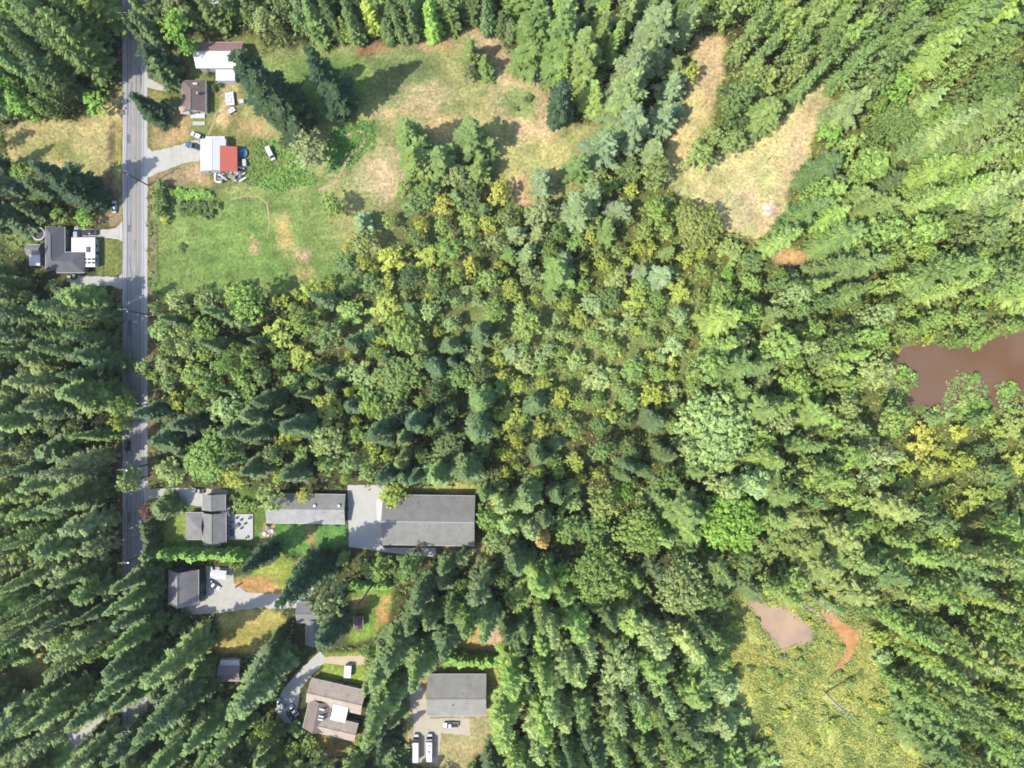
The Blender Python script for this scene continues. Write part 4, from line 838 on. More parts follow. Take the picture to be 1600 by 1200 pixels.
# woods: (polygon of crown middles, name of the place, landmark px, [(kind, weight, colours, hmin, hmax, wmin, wmax)], spacing)
HE = 'hemlock_tree'
F, SP, CE, MA, AL, CO = 'fir_tree', 'spruce_tree', 'cedar_tree', 'maple_tree', 'alder_tree', 'cottonwood_tree'
WOODS = [
 ([(-60, -60), (200, -60), (196, 120), (100, 120), (-60, 120)], 'in the dark wood across the road from the white barn', (190, 60), [(F, 5, ('dark green', 'mid green', 'mid green'), 34, 46, 9, 13), (HE, 4, ('mid green', 'leafy green', 'dark green'), 32, 42, 9, 12)], 6.0),
 ([(-60, 120), (100, 120), (196, 120), (190, 200), (-60, 220)], 'in the wood above the dry roadside grass', (120, 190), [(F, 4, ('dark green', 'mid green'), 28, 40, 9, 12), (CO, 4, ('mid green', 'bright green'), 20, 30, 8, 10)], 6.0),
 ([(196, -60), (330, -60), (330, 75), (196, 75)], 'in the trees behind the white barn by the road', (310, 65), [(AL, 3, ('mid green', 'grey green'), 14, 20, 7, 10), (CE, 3, ('dark green', 'mid green'), 18, 26, 7, 9), (F, 2, ('dark green',), 22, 28, 8, 10)], 6.2),
 ([(330, -60), (480, -60), (480, 85), (330, 85)], 'in the greyish belt of trees beyond the white barn', (385, 65), [(AL, 5, ('grey green', 'mid green', 'pale green'), 14, 20, 7, 10), (F, 2, ('dark green', 'mid green'), 22, 28, 8, 10), (CE, 2, ('mid green', 'dark green'), 18, 24, 7, 9)], 5.6),
 ([(480, -60), (620, -60), (620, 80), (480, 80)], 'in the belt of trees behind the lone meadow fir', (480, 72), [(CE, 5, ('mid green', 'dark green', 'yellow-green'), 22, 30, 7, 9), (F, 4, ('mid green', 'dark green'), 26, 32, 8, 9)], 5.4),
 ([(620, -60), (770, -60), (770, 70), (620, 70)], 'in the belt of trees behind the meadow fir clump', (735, 80), [(CE, 4, ('mid green', 'dark green', 'bright green'), 22, 30, 7, 9), (F, 4, ('mid green', 'dark green'), 26, 32, 8, 10)], 5.6),
 ([(770, -60), (960, -60), (960, 150), (780, 120)], 'among the big firs at the top corner of the dry meadow', (830, 110), [(F, 6, ('mid green', 'leafy green'), 32, 40, 12, 14), (CE, 2, ('dark green',), 24, 30, 9, 11)], 7.0),
 ([(920, -60), (1085, -60), (1075, 120), (1045, 250), (930, 260), (900, 200)], 'among the pale spruces beside the tan strip', (1090, 100), [(SP, 6, ('pale blue-green', 'grey green'), 26, 38, 12, 14), (F, 2, ('mid green',), 28, 34, 10, 12)], 7.4),
 ([(1060, -60), (1300, -60), (1300, 60), (1130, 110), (1100, 60)], 'in the mixed wood above the tan strip', (1110, 62), [(HE, 5, ('mid green', 'leafy green', 'olive green'), 30, 38, 9, 12), (CO, 3, ('olive green', 'leafy green'), 28, 36, 10, 13), (MA, 2, ('leafy green', 'bright green'), 18, 24, 11, 14)], 6.4),
 ([(1110, 60), (1300, 30), (1300, 140), (1240, 170), (1160, 245), (1090, 250)], 'in the olive wood between the tan strip and the dry clearing', (1180, 170), [(HE, 4, ('olive green', 'mid green'), 26, 34, 9, 12), (CO, 5, ('olive green', 'olive green', 'mid green'), 24, 32, 10, 13), (AL, 2, ('olive green', 'dark green'), 12, 18, 8, 11)], 6.2),
 ([(1290, -60), (1680, -60), (1680, 110), (1420, 160), (1290, 140)], 'in the dense wood far above the dry clearing', (1290, 145), [(HE, 6, ('leafy green', 'mid green', 'mid green'), 34, 44, 10, 13), (CO, 4, ('leafy green', 'mid green', 'olive green'), 32, 40, 11, 14), (MA, 1, ('bright green', 'mid green'), 20, 28, 12, 16)], 6.6),
 ([(1240, 140), (1420, 150), (1420, 300), (1225, 340), (1180, 380)], 'in the wood along the right edge of the dry clearing', (1260, 230), [(HE, 5, ('mid green', 'leafy green', 'dark green'), 28, 38, 10, 13), (CO, 3, ('mid green', 'leafy green'), 26, 36, 10, 13), (MA, 2, ('leafy green', 'mid green'), 18, 26, 11, 14)], 6.4),
 ([(1400, 100), (1680, 100), (1680, 340), (1400, 340)], 'in the dense wood at the far side of the clearing', (1500, 220), [(HE, 6, ('leafy green', 'mid green', 'pale green'), 36, 46, 11, 14), (CO, 4, ('leafy green', 'mid green', 'pale green'), 34, 42, 11, 15), (SP, 1, ('grey green', 'mid green'), 30, 38, 11, 14)], 6.8),
 ([(1160, 330), (1680, 320), (1680, 460), (1220, 460)], 'in the wood between the dry clearing and the parcel', (1300, 400), [(HE, 6, ('leafy green', 'mid green', 'mid green'), 32, 42, 10, 13), (CO, 3, ('leafy green', 'mid green'), 30, 38, 10, 14), (MA, 1, ('leafy green', 'mid green'), 18, 26, 11, 14)], 6.4),
 ([(1380, 440), (1680, 420), (1680, 560), (1380, 560)], 'on the upper bank of the muddy pond', (1450, 540), [(MA, 4, ('leafy green', 'mid green'), 12, 20, 9, 12), (AL, 4, ('olive green', 'yellow-green', 'leafy green'), 7, 13, 7, 9)], 6.0),
 ([(490, 290), (600, 290), (610, 460), (480, 460)], 'in the scrub beside the green pasture', (530, 380), [(AL, 5, ('leafy green', 'yellow-green', 'mid green'), 8, 13, 6, 9), (MA, 2, ('mid green', 'olive green'), 10, 15, 8, 11)], 6.6),
 ([(600, 190), (760, 190), (760, 340), (600, 340)], 'in the upper half of the meadow thicket', (690, 290), [(AL, 2, ('leafy green', 'mid green'), 10, 15, 8, 11), (SP, 4, ('mid green', 'dark green'), 15, 22, 10, 14), (MA, 3, ('mid green', 'grey green', 'dark green'), 11, 16, 10, 13)], 6.4),
 ([(590, 330), (760, 330), (760, 460), (590, 460)], 'in the lower half of the meadow thicket', (690, 390), [(AL, 4, ('yellow-green', 'leafy green', 'olive green', 'pale green'), 8, 14, 8, 11), (MA, 3, ('mid green', 'leafy green', 'dark green'), 10, 15, 10, 13)], 6.6),
 ([(755, 300), (900, 280), (900, 460), (755, 460)], 'in the thicket between the pale spruces and the bare patch', (820, 380), [(MA, 4, ('mid green', 'leafy green', 'grey green'), 13, 19, 10, 13), (SP, 3, ('pale blue-green', 'grey green', 'mid green'), 16, 24, 9, 12), (AL, 1, ('yellow-green',), 8, 12, 6, 8)], 6.8),
 ([(890, 230), (1060, 240), (1060, 460), (890, 460)], 'in the scrub below the tan strip', (980, 370), [(AL, 5, ('leafy green', 'yellow-green', 'olive green'), 8, 15, 7, 10), (SP, 2, ('pale blue-green', 'mid green'), 14, 22, 9, 11), (MA, 2, ('leafy green', 'mid green'), 12, 17, 10, 12)], 6.6),
 ([(1050, 290), (1240, 330), (1260, 460), (1050, 460)], 'in the bright scrub below the dry clearing', (1150, 400), [(AL, 6, ('leafy green', 'olive green', 'bright green', 'yellow-green'), 6, 12, 7, 11), (MA, 3, ('leafy green', 'mid green'), 10, 15, 10, 13)], 6.6),
 # the parcel
 ([(228, 440), (400, 440), (400, 600), (228, 600)], 'in the pale wood between the road and the green pasture', (300, 520), [(MA, 5, ('pale green', 'leafy green'), 16, 24, 9, 13), (AL, 3, ('pale green', 'leafy green'), 12, 18, 8, 10), (F, 2, ('dark green',), 24, 32, 8, 11)], 6.4),
 ([(228, 600), (430, 600), (430, 765), (228, 765)], 'in the wood between the road and the long grey home', (300, 690), [(MA, 5, ('pale green', 'leafy green', 'mid green'), 14, 24, 9, 13), (AL, 2, ('yellow-green', 'pale green'), 10, 16, 7, 10), (F, 4, ('dark green', 'deep green'), 24, 34, 9, 11)], 6.6),
 ([(400, 440), (620, 440), (600, 600), (430, 600)], 'in the broken wood below the green pasture', (520, 520), [(AL, 4, ('leafy green', 'pale green', 'yellow-green'), 9, 15, 7, 10), (MA, 3, ('leafy green', 'mid green'), 12, 18, 9, 12), (F, 3, ('dark green', 'deep green'), 20, 30, 9, 11)], 7.4),
 ([(430, 590), (610, 590), (600, 765), (430, 765)], 'in the wood behind the long grey home', (500, 700), [(MA, 4, ('leafy green', 'pale green'), 12, 20, 9, 13), (AL, 2, ('yellow-green', 'leafy green'), 9, 14, 7, 10), (F, 4, ('dark green', 'deep green'), 22, 34, 9, 11)], 6.8),
 ([(600, 560), (760, 560), (760, 765), (590, 765)], 'in the dark stand behind the big grey barn', (680, 680), [(F, 5, ('dark green', 'deep green', 'mid green'), 22, 38, 8, 13), (CE, 2, ('deep green', 'dark green'), 18, 26, 7, 11), (MA, 3, ('leafy green', 'mid green', 'dark green'), 10, 18, 8, 14)], 6.6),
 ([(600, 440), (780, 440), (780, 570), (600, 570)], 'in the wood just below the meadow thicket', (690, 510), [(MA, 4, ('pale green', 'leafy green'), 10, 17, 9, 12), (AL, 3, ('pale green', 'yellow-green'), 8, 13, 7, 9), (F, 2, ('dark green',), 18, 26, 9, 11)], 7.4),
 ([(750, 440), (920, 440), (920, 600), (750, 600)], 'in the middle of the wood above its dark hollow', (840, 520), [(AL, 4, ('pale green', 'leafy green', 'yellow-green'), 8, 14, 7, 10), (SP, 2, ('pale blue-green',), 14, 22, 10, 12), (MA, 3, ('leafy green', 'pale green'), 10, 16, 9, 12), (F, 1, ('dark green',), 20, 26, 9, 11)], 7.2),
 ([(750, 600), (900, 600), (920, 765), (750, 765)], 'in the middle of the wood east of the big grey barn', (830, 690), [(MA, 4, ('leafy green', 'yellow-green', 'mid green'), 10, 17, 9, 13), (AL, 3, ('yellow-green', 'leafy green'), 8, 13, 7, 10), (F, 2, ('dark green',), 18, 28, 9, 11)], 7.0),
 ([(900, 440), (1100, 440), (1080, 660), (900, 660)], 'in the yellowish scrub in the heart of the wood', (980, 570), [(AL, 6, ('yellow-green', 'leafy green', 'olive green', 'pale green'), 5, 11, 7, 11), (MA, 2, ('leafy green',), 10, 15, 9, 12)], 7.0),
 ([(900, 650), (1060, 650), (1060, 765), (900, 765)], 'in the shady wood beside the huge pale maple', (1000, 720), [(MA, 4, ('mid green', 'leafy green'), 14, 22, 10, 13), (F, 3, ('dark green',), 22, 30, 9, 11), (AL, 2, ('yellow-green',), 8, 13, 7, 10)], 7.0),
 ([(1090, 440), (1410, 440), (1410, 600), (1090, 600)], 'in the pale wood between the huge maple and the clearing', (1230, 530), [(HE, 3, ('leafy green', 'pale green', 'mid green'), 28, 38, 10, 13), (CO, 3, ('leafy green', 'pale green', 'mid green'), 28, 36, 10, 14), (MA, 3, ('pale green', 'leafy green', 'mid green'), 18, 26, 12, 16)], 7.0),
 ([(1050, 590), (1410, 590), (1410, 765), (1050, 765)], 'in the pale wood between the huge maple and the muddy pond', (1290, 680), [(HE, 4, ('pale green', 'leafy green', 'mid green'), 28, 38, 10, 13), (CO, 2, ('pale green', 'leafy green'), 28, 36, 10, 14), (MA, 3, ('pale green', 'leafy green'), 18, 26, 12, 16)], 7.0),
 # west side
 ([(-60, 240), (170, 280), (110, 340), (-60, 350)], 'among the dark firs above the grey house', (100, 300), [(F, 5, ('dark green', 'deep green'), 24, 34, 10, 13), (AL, 2, ('leafy green',), 8, 14, 7, 9)], 6.6),
 ([(-60, 410), (195, 440), (195, 580), (-60, 580)], 'in the dark wood below the grey house by the road', (120, 440), [(F, 6, ('dark green', 'mid green', 'dark green'), 26, 38, 9, 13), (HE, 3, ('mid green', 'dark green', 'grey green'), 24, 34, 9, 12), (MA, 1, ('grey green',), 12, 18, 8, 10)], 5.8),
 ([(-60, 580), (195, 580), (195, 770), (-60, 770)], 'in the dark wood west of the road', (190, 680), [(F, 5, ('dark green', 'mid green', 'mid green'), 26, 40, 9, 13), (HE, 4, ('mid green', 'grey green', 'dark green'), 24, 36, 9, 12), (MA, 2, ('grey green', 'mid green'), 14, 20, 8, 11)], 5.8),
 ([(-60, 770), (200, 770), (200, 930), (-60, 930)], 'in the wood west of the road, opposite the tall hedge', (200, 850), [(F, 4, ('dark green', 'mid green'), 28, 40, 9, 13), (HE, 4, ('grey green', 'mid green', 'olive green'), 26, 36, 9, 12), (CO, 2, ('grey green', 'mid green'), 22, 30, 9, 12)], 6.0),
 ([(-60, 930), (200, 920), (260, 960), (200, 1080), (-60, 1080)], 'in the wood west of the dark-walled garage', (260, 920), [(F, 4, ('dark green', 'mid green'), 28, 40, 9, 13), (HE, 4, ('grey green', 'mid green', 'leafy green'), 26, 36, 9, 12), (CO, 2, ('grey green', 'leafy green'), 22, 30, 9, 12)], 6.2),
 ([(-60, 1080), (220, 1060), (230, 1280), (-60, 1280)], 'in the wood at the low end of the road', (210, 1120), [(F, 5, ('dark green', 'mid green', 'mid green'), 28, 42, 9, 13), (HE, 4, ('mid green', 'leafy green', 'grey green'), 28, 38, 9, 12)], 6.4),
 ([(200, 860), (300, 860), (480, 1120), (480, 1280), (220, 1280), (200, 1000)], 'among the firs round the small shed', (355, 1045), [(F, 6, ('dark green', 'mid green', 'mid green'), 30, 44, 10, 13), (HE, 3, ('mid green', 'leafy green'), 26, 36, 9, 12), (MA, 1, ('leafy green',), 12, 18, 8, 11)], 7.2),
 ([(300, 860), (560, 850), (560, 1060), (470, 1080)], 'among the trees round the half-hidden grey house', (480, 970), [(F, 5, ('dark green', 'mid green'), 24, 36, 9, 12), (MA, 3, ('leafy green', 'grey green'), 14, 20, 9, 12)], 7.6),
 ([(480, 1060), (650, 1060), (650, 1280), (470, 1280)], 'among the firs round the tan-roofed house', (520, 1110), [(F, 7, ('dark green', 'mid green', 'deep green'), 28, 42, 9, 12), (MA, 2, ('leafy green', 'mid green'), 12, 18, 8, 11)], 7.0),
 ([(545, 850), (700, 850), (700, 1060), (545, 1060)], 'among the trees between the big grey barn and the brown hut', (600, 960), [(F, 5, ('dark green', 'mid green'), 26, 38, 10, 12), (MA, 4, ('leafy green', 'mid green', 'dark green'), 12, 18, 9, 13)], 7.0),
 ([(640, 1040), (800, 1130), (800, 1280), (640, 1280)], 'among the trees round the square grey house', (715, 1090), [(F, 5, ('dark green', 'mid green', 'deep green'), 24, 36, 9, 12), (SP, 3, ('leafy green', 'mid green'), 26, 36, 11, 13), (AL, 2, ('bright green',), 7, 12, 7, 9)], 7.0),
 ([(690, 850), (860, 850), (860, 1050), (690, 1050)], 'in the wood between the barn and the square grey house', (770, 930), [(F, 4, ('dark green', 'mid green'), 30, 42, 10, 13), (HE, 5, ('mid green', 'leafy green', 'dark green'), 30, 40, 10, 13), (MA, 1, ('leafy green',), 12, 18, 9, 12)], 6.8),
 ([(740, 750), (900, 750), (900, 870), (740, 870)], 'in the wood at the east end of the big grey barn', (760, 810), [(HE, 5, ('leafy green', 'mid green', 'pale green'), 24, 34, 10, 13), (F, 3, ('dark green', 'mid green'), 26, 36, 10, 12), (MA, 2, ('leafy green', 'pale green'), 14, 22, 9, 13)], 6.6),
 ([(880, 750), (1200, 750), (1200, 960), (860, 960)], 'around the very wide sunlit maples', (1000, 870), [(MA, 5, ('leafy green', 'bright green', 'mid green', 'pale green'), 18, 26, 13, 18), (HE, 4, ('mid green', 'leafy green', 'dark green'), 26, 36, 10, 13)], 7.2),
 ([(790, 950), (960, 950), (960, 1280), (790, 1280)], 'in the wood east of the square grey house', (860, 1080), [(F, 4, ('dark green', 'mid green'), 32, 44, 10, 14), (HE, 6, ('mid green', 'leafy green', 'pale green'), 32, 42, 10, 14), (MA, 1, ('leafy green', 'pale green'), 14, 22, 9, 12)], 6.8),
 ([(950, 940), (1150, 940), (1180, 1100), (1260, 1280), (950, 1280)], 'in the wood on the near side of the yellow marsh', (1140, 1050), [(F, 2, ('dark green', 'mid green'), 28, 38, 10, 13), (HE, 6, ('leafy green', 'mid green', 'pale green', 'olive green'), 28, 38, 9, 13), (CO, 2, ('leafy green', 'pale green'), 26, 34, 9, 12)], 6.6),
 ([(1190, 740), (1440, 740), (1440, 960), (1190, 960)], 'in the yellowing wood above the orange pond', (1300, 900), [(HE, 5, ('olive green', 'leafy green', 'mid green'), 26, 36, 9, 12), (CO, 3, ('yellow-green', 'leafy green', 'mid green'), 24, 32, 9, 12), (AL, 2, ('yellow-green', 'olive green', 'leafy green'), 9, 16, 8, 11)], 6.6),
 ([(1380, 640), (1680, 630), (1680, 800), (1380, 800)], 'in the yellowing wood below the muddy pond', (1470, 700), [(AL, 6, ('yellow-green', 'olive green', 'leafy green'), 4, 9, 7, 10), (CO, 1, ('yellow-green', 'olive green', 'mid green'), 16, 24, 8, 11)], 6.8),
 ([(1420, 790), (1680, 790), (1680, 1000), (1340, 1000)], 'in the yellowing wood right of the orange pond', (1450, 920), [(AL, 5, ('yellow-green', 'olive green', 'pale green'), 4, 9, 8, 11), (HE, 3, ('olive green', 'leafy green', 'mid green'), 32, 42, 9, 12), (CO, 3, ('yellow-green', 'leafy green', 'mid green'), 30, 40, 9, 12)], 6.8),
 ([(1330, 990), (1680, 990), (1680, 1280), (1380, 1280), (1340, 1090)], 'in the tall wood beyond the yellow marsh', (1420, 1100), [(AL, 4, ('yellow-green', 'olive green', 'pale green'), 4, 9, 8, 11), (HE, 4, ('leafy green', 'mid green', 'olive green'), 34, 44, 9, 12), (CO, 3, ('yellow-green', 'leafy green', 'mid green'), 32, 42, 9, 12)], 6.8),
]
LIMIT = 292
COUNT = {}
for t in HAND: COUNT[t[0]] = COUNT.get(t[0], 0) + 1
FILL = []
grid = {}
def gput(x, y, rr): grid.setdefault((int(x // 12), int(y // 12)), []).append((x, y, rr))
for x, y, rr in PLACED: gput(x, y, rr)
def gnear(x, y, rr, k):
    i, j = int(x // 12), int(y // 12)
    for a in (-1, 0, 1):
        for b in (-1, 0, 1):
            for (u, v, q) in grid.get((i + a, j + b), ()):
                if (u - x) ** 2 + (v - y) ** 2 < (k * (rr + q)) ** 2: return True
    return False
ZP = [[(p[0], p[1]) for p in z[0]] for z in WOODS]
rf = random.Random(77)
for it in range(26000):
    bx, by = rf.uniform(5, 1595), rf.uniform(-14, 1214)
    k0 = H / (H - 15.0)
    mx_, my_ = 800 + (bx - 800) * k0, 600 + (by - 600) * k0
    zi = next((i for i, p in enumerate(ZP) if pip(mx_, my_, p)), None)
    if zi is None: continue
    z = WOODS[zi]
    ks = z[3]; kd = rf.choices(ks, [k[1] for k in ks])[0]
    if COUNT.get(kd[0], 0) >= LIMIT: continue
    late = it > 15000
    h = rf.uniform(kd[3], kd[4]) * rf.uniform(.82, 1.1); w = rf.uniform(kd[5], kd[6]) * (rf.choice((.8, 1.0, 1.15, 1.35, 1.6)) if kd[0] in (MA, AL) else rf.choice((.66, .85, 1.0, 1.0, 1.15, 1.32)))
    if late: h *= rf.uniform(.55, .85); w *= .8
    x, y = W(bx, by)
    while h > 5 and shades(bx, by, h): h *= .8
    if h <= 5: continue
    if gnear(x, y, w / 2, (z[4] * (1.14 if bx > 850 else 1.0)) / (10.4 if kd[0] in (MA, AL) else 9.6) if not late else .6): continue
    if any(pip(bx, by, p) for p in NOBASE if not (p is MEADOW and pip(bx, by, THICKET))): continue
    bad = False
    for tt, ww in ((.08, .8), (.3, .95), (.5, .8), (.7, .6), (.85, .35), (1.0, 0.0)) if kd[0] in (F, SP, CE, HE) else ((.12, .3), (.35, .8), (.6, .95), (.8, .8), (.97, .3)):
        kk = H / (H - h * tt)
        qx, qy = 800 + (bx - 800) * kk, 600 + (by - 600) * kk
        rr = w / 2 * ww * kk / S * .85
        for dx, dy in ((0, 0), (1, 0), (-1, 0), (0, 1), (0, -1)):
            if blocked(qx + dx * rr, qy + dy * rr): bad = True; break
        if bad: break
    if bad: continue
    gput(x, y, w / 2); COUNT[kd[0]] = COUNT.get(kd[0], 0) + 1
    FILL.append((kd[0], x, y, h, w, rf.choice(kd[2]), zi))

# words for each of them: kind, colour, size and place; close sets get an order from the landmark
SETS = {}
ZC = {}
for f in FILL: ZC.setdefault(f[6], []).append((f[1], f[2]))
for f in FILL:
    kd = f[0]; zi = f[6]
    mids = [k for k in WOODS[zi][3] if k[0] == kd][0]
    mh, mw = (mids[3] + mids[4]) / 2 * .96, (mids[5] + mids[6]) / 2
    size = 'tall' if f[3] > mh * 1.04 else ('short' if f[3] < mh * .84 else 'mid-height')
    wid = 'broad ' if f[4] > mw * 1.09 else ('slim ' if f[4] < mw * .8 else '')
    a = np.array(ZC[zi]); c = a.mean(0); sd = a.std(0) + .1
    dx, dy = (f[1] - c[0]) / sd[0], (f[2] - c[1]) / sd[1]
    side = ('north' if dy > .5 else 'south' if dy < -.5 else '') + ('east' if dx > .5 else 'west' if dx < -.5 else '')
    noun = kd.replace('_tree', ''); place = WOODS[zi][1]
    sd_ = f' at the {side}' if side else ' at the heart'
    lab = f'{wid}{size} {f[5]} {noun}{sd_}, {place}'
    if len(lab.split()) > 16: lab = f'{wid}{size} {f[5]} {noun}, {side or "middle"}, {place}'
    if len(lab.split()) > 16: lab = f'{size} {f[5]} {noun}, {side or "middle"}, {place}'
    if len(lab.split()) > 16:
        short = place.split(' ', 2)[2] if place.startswith('in the ') else place
        lab = f'{wid}{size} {f[5]} {noun}, {side or "middle"}, {short}'
        if len(lab.split()) > 16: lab = f'{size} {f[5]} {noun}, {side or "middle"}, {short}'
        if len(lab.split()) > 16: lab = f'{size} {f[5]} {noun} {place}'
        if len(lab.split()) > 16: lab = f'{size} {f[5]} {noun}, {short}'
    tree(kd, (f[1], f[2]), f[3], f[4], f[5], lab, f'{noun} trees {place}', seed=int(f[1] * 37 + f[2] * 91))
print('TREES', len(FILL), COUNT)

# ------------------------------------------------------------------ ground plants
def cover(name, pts, heights, cols, per, leaf, spread, seed, label=None, cv=.25):
    r = np.random.default_rng(seed); m = len(pts); idx = np.repeat(np.arange(m), per); n = len(idx)
    sz = np.repeat(spread * r.uniform(.55, 1.3, m), per)
    off = r.normal(size=(n, 3)); off /= np.linalg.norm(off, axis=1)[:, None]; off[:, 2] = np.abs(off[:, 2])
    p = np.column_stack([pts[idx], np.zeros(n)]) + off * np.column_stack([sz, sz, heights[idx]]) * r.uniform(.4, 1, n)[:, None]
    nrm = off * .7 + r.normal(size=(n, 3)) * .4 + np.array([0, 0, .5]); nrm /= np.linalg.norm(nrm, axis=1)[:, None]
    ref = r.normal(size=(n, 3)); ta = np.cross(nrm, ref); ta /= np.linalg.norm(ta, axis=1)[:, None]; tb = np.cross(nrm, ta)
    sa = leaf * r.uniform(.5, 1.1, n)[:, None]; sb = sa * r.uniform(.4, .8, n)[:, None]; k = nrm * sa * .2
    Q = np.stack([p - ta * sa - k, p - tb * sb + k, p + ta * sa - k, p + tb * sb + k * .6], 1)
    me = quadmesh(name, Q, np.zeros(n)); me.materials.clear()
    c = cols[idx] * r.uniform(1 - cv, 1 + cv, n)[:, None]
    at = me.attributes.new('gcol', 'FLOAT_COLOR', 'FACE'); at.data.foreach_set('color', np.column_stack([c, np.ones(n)]).astype(np.float32).ravel())
    return tag(link(name, me, COVER), label=label, kind='stuff')
def pick(cols, n, seed, k=1.35):
    r = np.random.default_rng(seed); a = np.array([A(*c, k) for c in cols]); return a[r.integers(0, len(a), n)]
def scatter(polys, n, seed, avoid=()):
    r = np.random.default_rng(seed); out = []
    xs = [p[0] for q in polys for p in q]; ys = [p[1] for q in polys for p in q]
    P = np.column_stack([r.uniform(min(xs), max(xs), n), r.uniform(min(ys), max(ys), n)])
    ok = np.zeros(n, bool)
    for q in polys: ok |= inside(P, q)
    for q in avoid: ok &= ~inside(P, q)
    return P[ok]
def toW(P): return np.column_stack([(P[:, 0] - 800) * S, (600 - P[:, 1]) * S])
ALL = [(-20, -20), (1620, -20), (1620, 1220), (-20, 1220)]
P = scatter([ALL], 30000, 5, NOBASE + [LAWN_A, LAWN_B, LAWN_C, LAWN_D, LAWN_E, LAWN_F, LAWN_G, LAWN_H, LAWN_I, LAWN_J, LAWN_L, BIT_A, BIT_B])
cl = pick([(128, 150, 82), (150, 176, 92), (112, 136, 76), (140, 160, 88)], len(P), 6)
east = (P[:, 0] > 850)
cl[east] = pick([(150, 172, 86), (168, 184, 92), (136, 162, 84), (174, 176, 96)], east.sum(), 7)
cover('undergrowth', toW(P), NR.uniform(.5, 2.6, len(P)), cl, 7, .55, 1.25, 8)
def shrink(poly, k):
    c = np.mean(np.array(poly), 0); return [tuple(c + (np.array(p) - c) * k) for p in poly]
P = scatter([MARSH], 13000, 15, [shrink(POND_B, .93), shrink(POND_C, .9)])
lo = wob(P, 14, 801); hi = wob(P, 6, 802)
P = P[(lo + hi * .5) > -.75]; lo = wob(P, 14, 801); hi = wob(P, 6, 802)
cl = pick([(212, 214, 116), (198, 208, 108), (220, 212, 122)], len(P), 16)
gl = pick([(162, 180, 92), (172, 190, 100), (150, 172, 90)], len(P), 18)
cl = np.where((lo * .8 + hi * .6 + NR.normal(0, .25, len(P)) > .1)[:, None], gl, cl)
cover('marsh_plants', toW(P), NR.uniform(.15, .6, len(P)) * np.clip(1 + hi, .3, 2.0), cl, 8, .36, 1.15, 17, cv=.12)
ISL = [[(1400, 576), (1420, 572), (1432, 584), (1432, 600), (1420, 612), (1408, 640), (1385, 640), (1385, 600)], [(1482, 592), (1500, 582), (1526, 586), (1540, 606), (1550, 660), (1468, 660), (1474, 624)], [(1556, 600), (1575, 595), (1610, 620), (1610, 660), (1562, 660)], [(1440, 640), (1465, 636), (1470, 660), (1436, 660)]]
P = scatter(ISL, 1300, 25)
cover('pond_plants', toW(P), NR.uniform(.3, 1.6, len(P)), pick([(138, 184, 96), (160, 192, 112), (176, 186, 120)], len(P), 26), 8, .45, 1.1, 27)
P = scatter([shrink(q, .92) for q in ISL], 330, 28)
for k, (px, py) in enumerate(P[:55]):
    q = R.uniform(2.0, 5.2); cw = R.choice(('bright green', 'pale green', 'leafy green'))
    bank = 'left islet' if px < 1445 else 'right shore'
    tree('shrub', W(px, py), q * R.uniform(.4, .7), q, cw, f'{"large" if q > 3.6 else "small"} {cw} bush on the {bank} of the muddy pond', 'bushes on the pond islets', seed=k)
P = scatter([MARSH], 400, 29, [POND_B, POND_C])
for k, (px, py) in enumerate(P[:60]):
    q = R.uniform(2.0, 4.6); cw = R.choice(('yellow-green', 'olive green', 'leafy green', 'lime yellow'))
    wh = 'near the ponds' if py < 1060 else ('by the dead trunk' if py < 1120 else 'at the low end')
    tree('shrub', W(px, py), q * R.uniform(.35, .6), q, cw, f'{"large" if q > 3.3 else "small"} {cw} bush in the open marsh, {wh}', 'bushes of the marsh', seed=k + 500)
P = np.concatenate([scatter([POND_A], 700, 61), scatter([POND_B], 500, 62), scatter([POND_C], 400, 63)])
ed = np.full(len(P), -1e9)
for q in (POND_A, POND_B, POND_C): ed = np.maximum(ed, sdist(P, q))
P = P[ed < 4 + 5 * np.clip(wob(P, 8, 64), -.5, 1)]
cover('pond_weed', toW(P), np.full(len(P), .12), pick([(136, 168, 92), (160, 166, 96), (120, 140, 84)], len(P), 65, 1.0), 5, .3, .7, 66)
P = scatter([[(395, 215), (450, 225), (500, 285), (440, 300), (385, 290)], [(525, 190), (585, 190), (590, 230), (545, 260), (510, 270), (505, 230)]], 1500, 35)
cover('tall_grass', toW(P), NR.uniform(.3, .9, len(P)), pick([(138, 184, 86), (120, 164, 80), (160, 190, 96)], len(P), 36), 7, .35, .7, 37)
P = scatter([MEADOW, STRIP, CLEARING, VERGE], 9000, 45, [[(525, 190), (585, 190), (590, 230), (510, 270)]])
cover('grass_tufts', toW(P), NR.uniform(.1, .35, len(P)), pick([(150, 164, 96), (190, 184, 116), (130, 158, 80), (206, 190, 130)], len(P), 46, 1.0), 3, .24, .5, 47)

# ------------------------------------------------------------------ hedges, garden rows, bushes
NTH = 'first second third fourth fifth sixth seventh eighth ninth tenth eleventh twelfth thirteenth fourteenth fifteenth sixteenth seventeenth'.split()
def hedge_row(pts, h, w, colour, label, group):
    for i, (x, y) in enumerate(pts):
        tree('arborvitae', W(x, y), h * R.uniform(.9, 1.12), w * R.uniform(.9, 1.1), colour, label + ', ' + NTH[i] + (' from the top' if pts[0][0] - pts[-1][0] > -8 else ' from the road end'), group)
hedge_row([(247 + R.uniform(-1, 1), 814 + 5.2 * i) for i in range(12)], 10, 3.0, 'dark green', 'narrow clipped conifer in the roadside hedge', 'hedge conifers along the road')
hedge_row([(272 + 7.4 * i, 858 + 0.25 * i) for i in range(17)], 11, 3.2, 'bright green', 'narrow bright conifer in the hedge below the gabled house', 'hedge conifers below the grey house')
hedge_row([(556 + 6.6 * i, 911) for i in range(9)], 7, 2.8, 'bright green', 'short bright conifer in the hedge above the brown hut', 'hedge conifers above the brown hut')
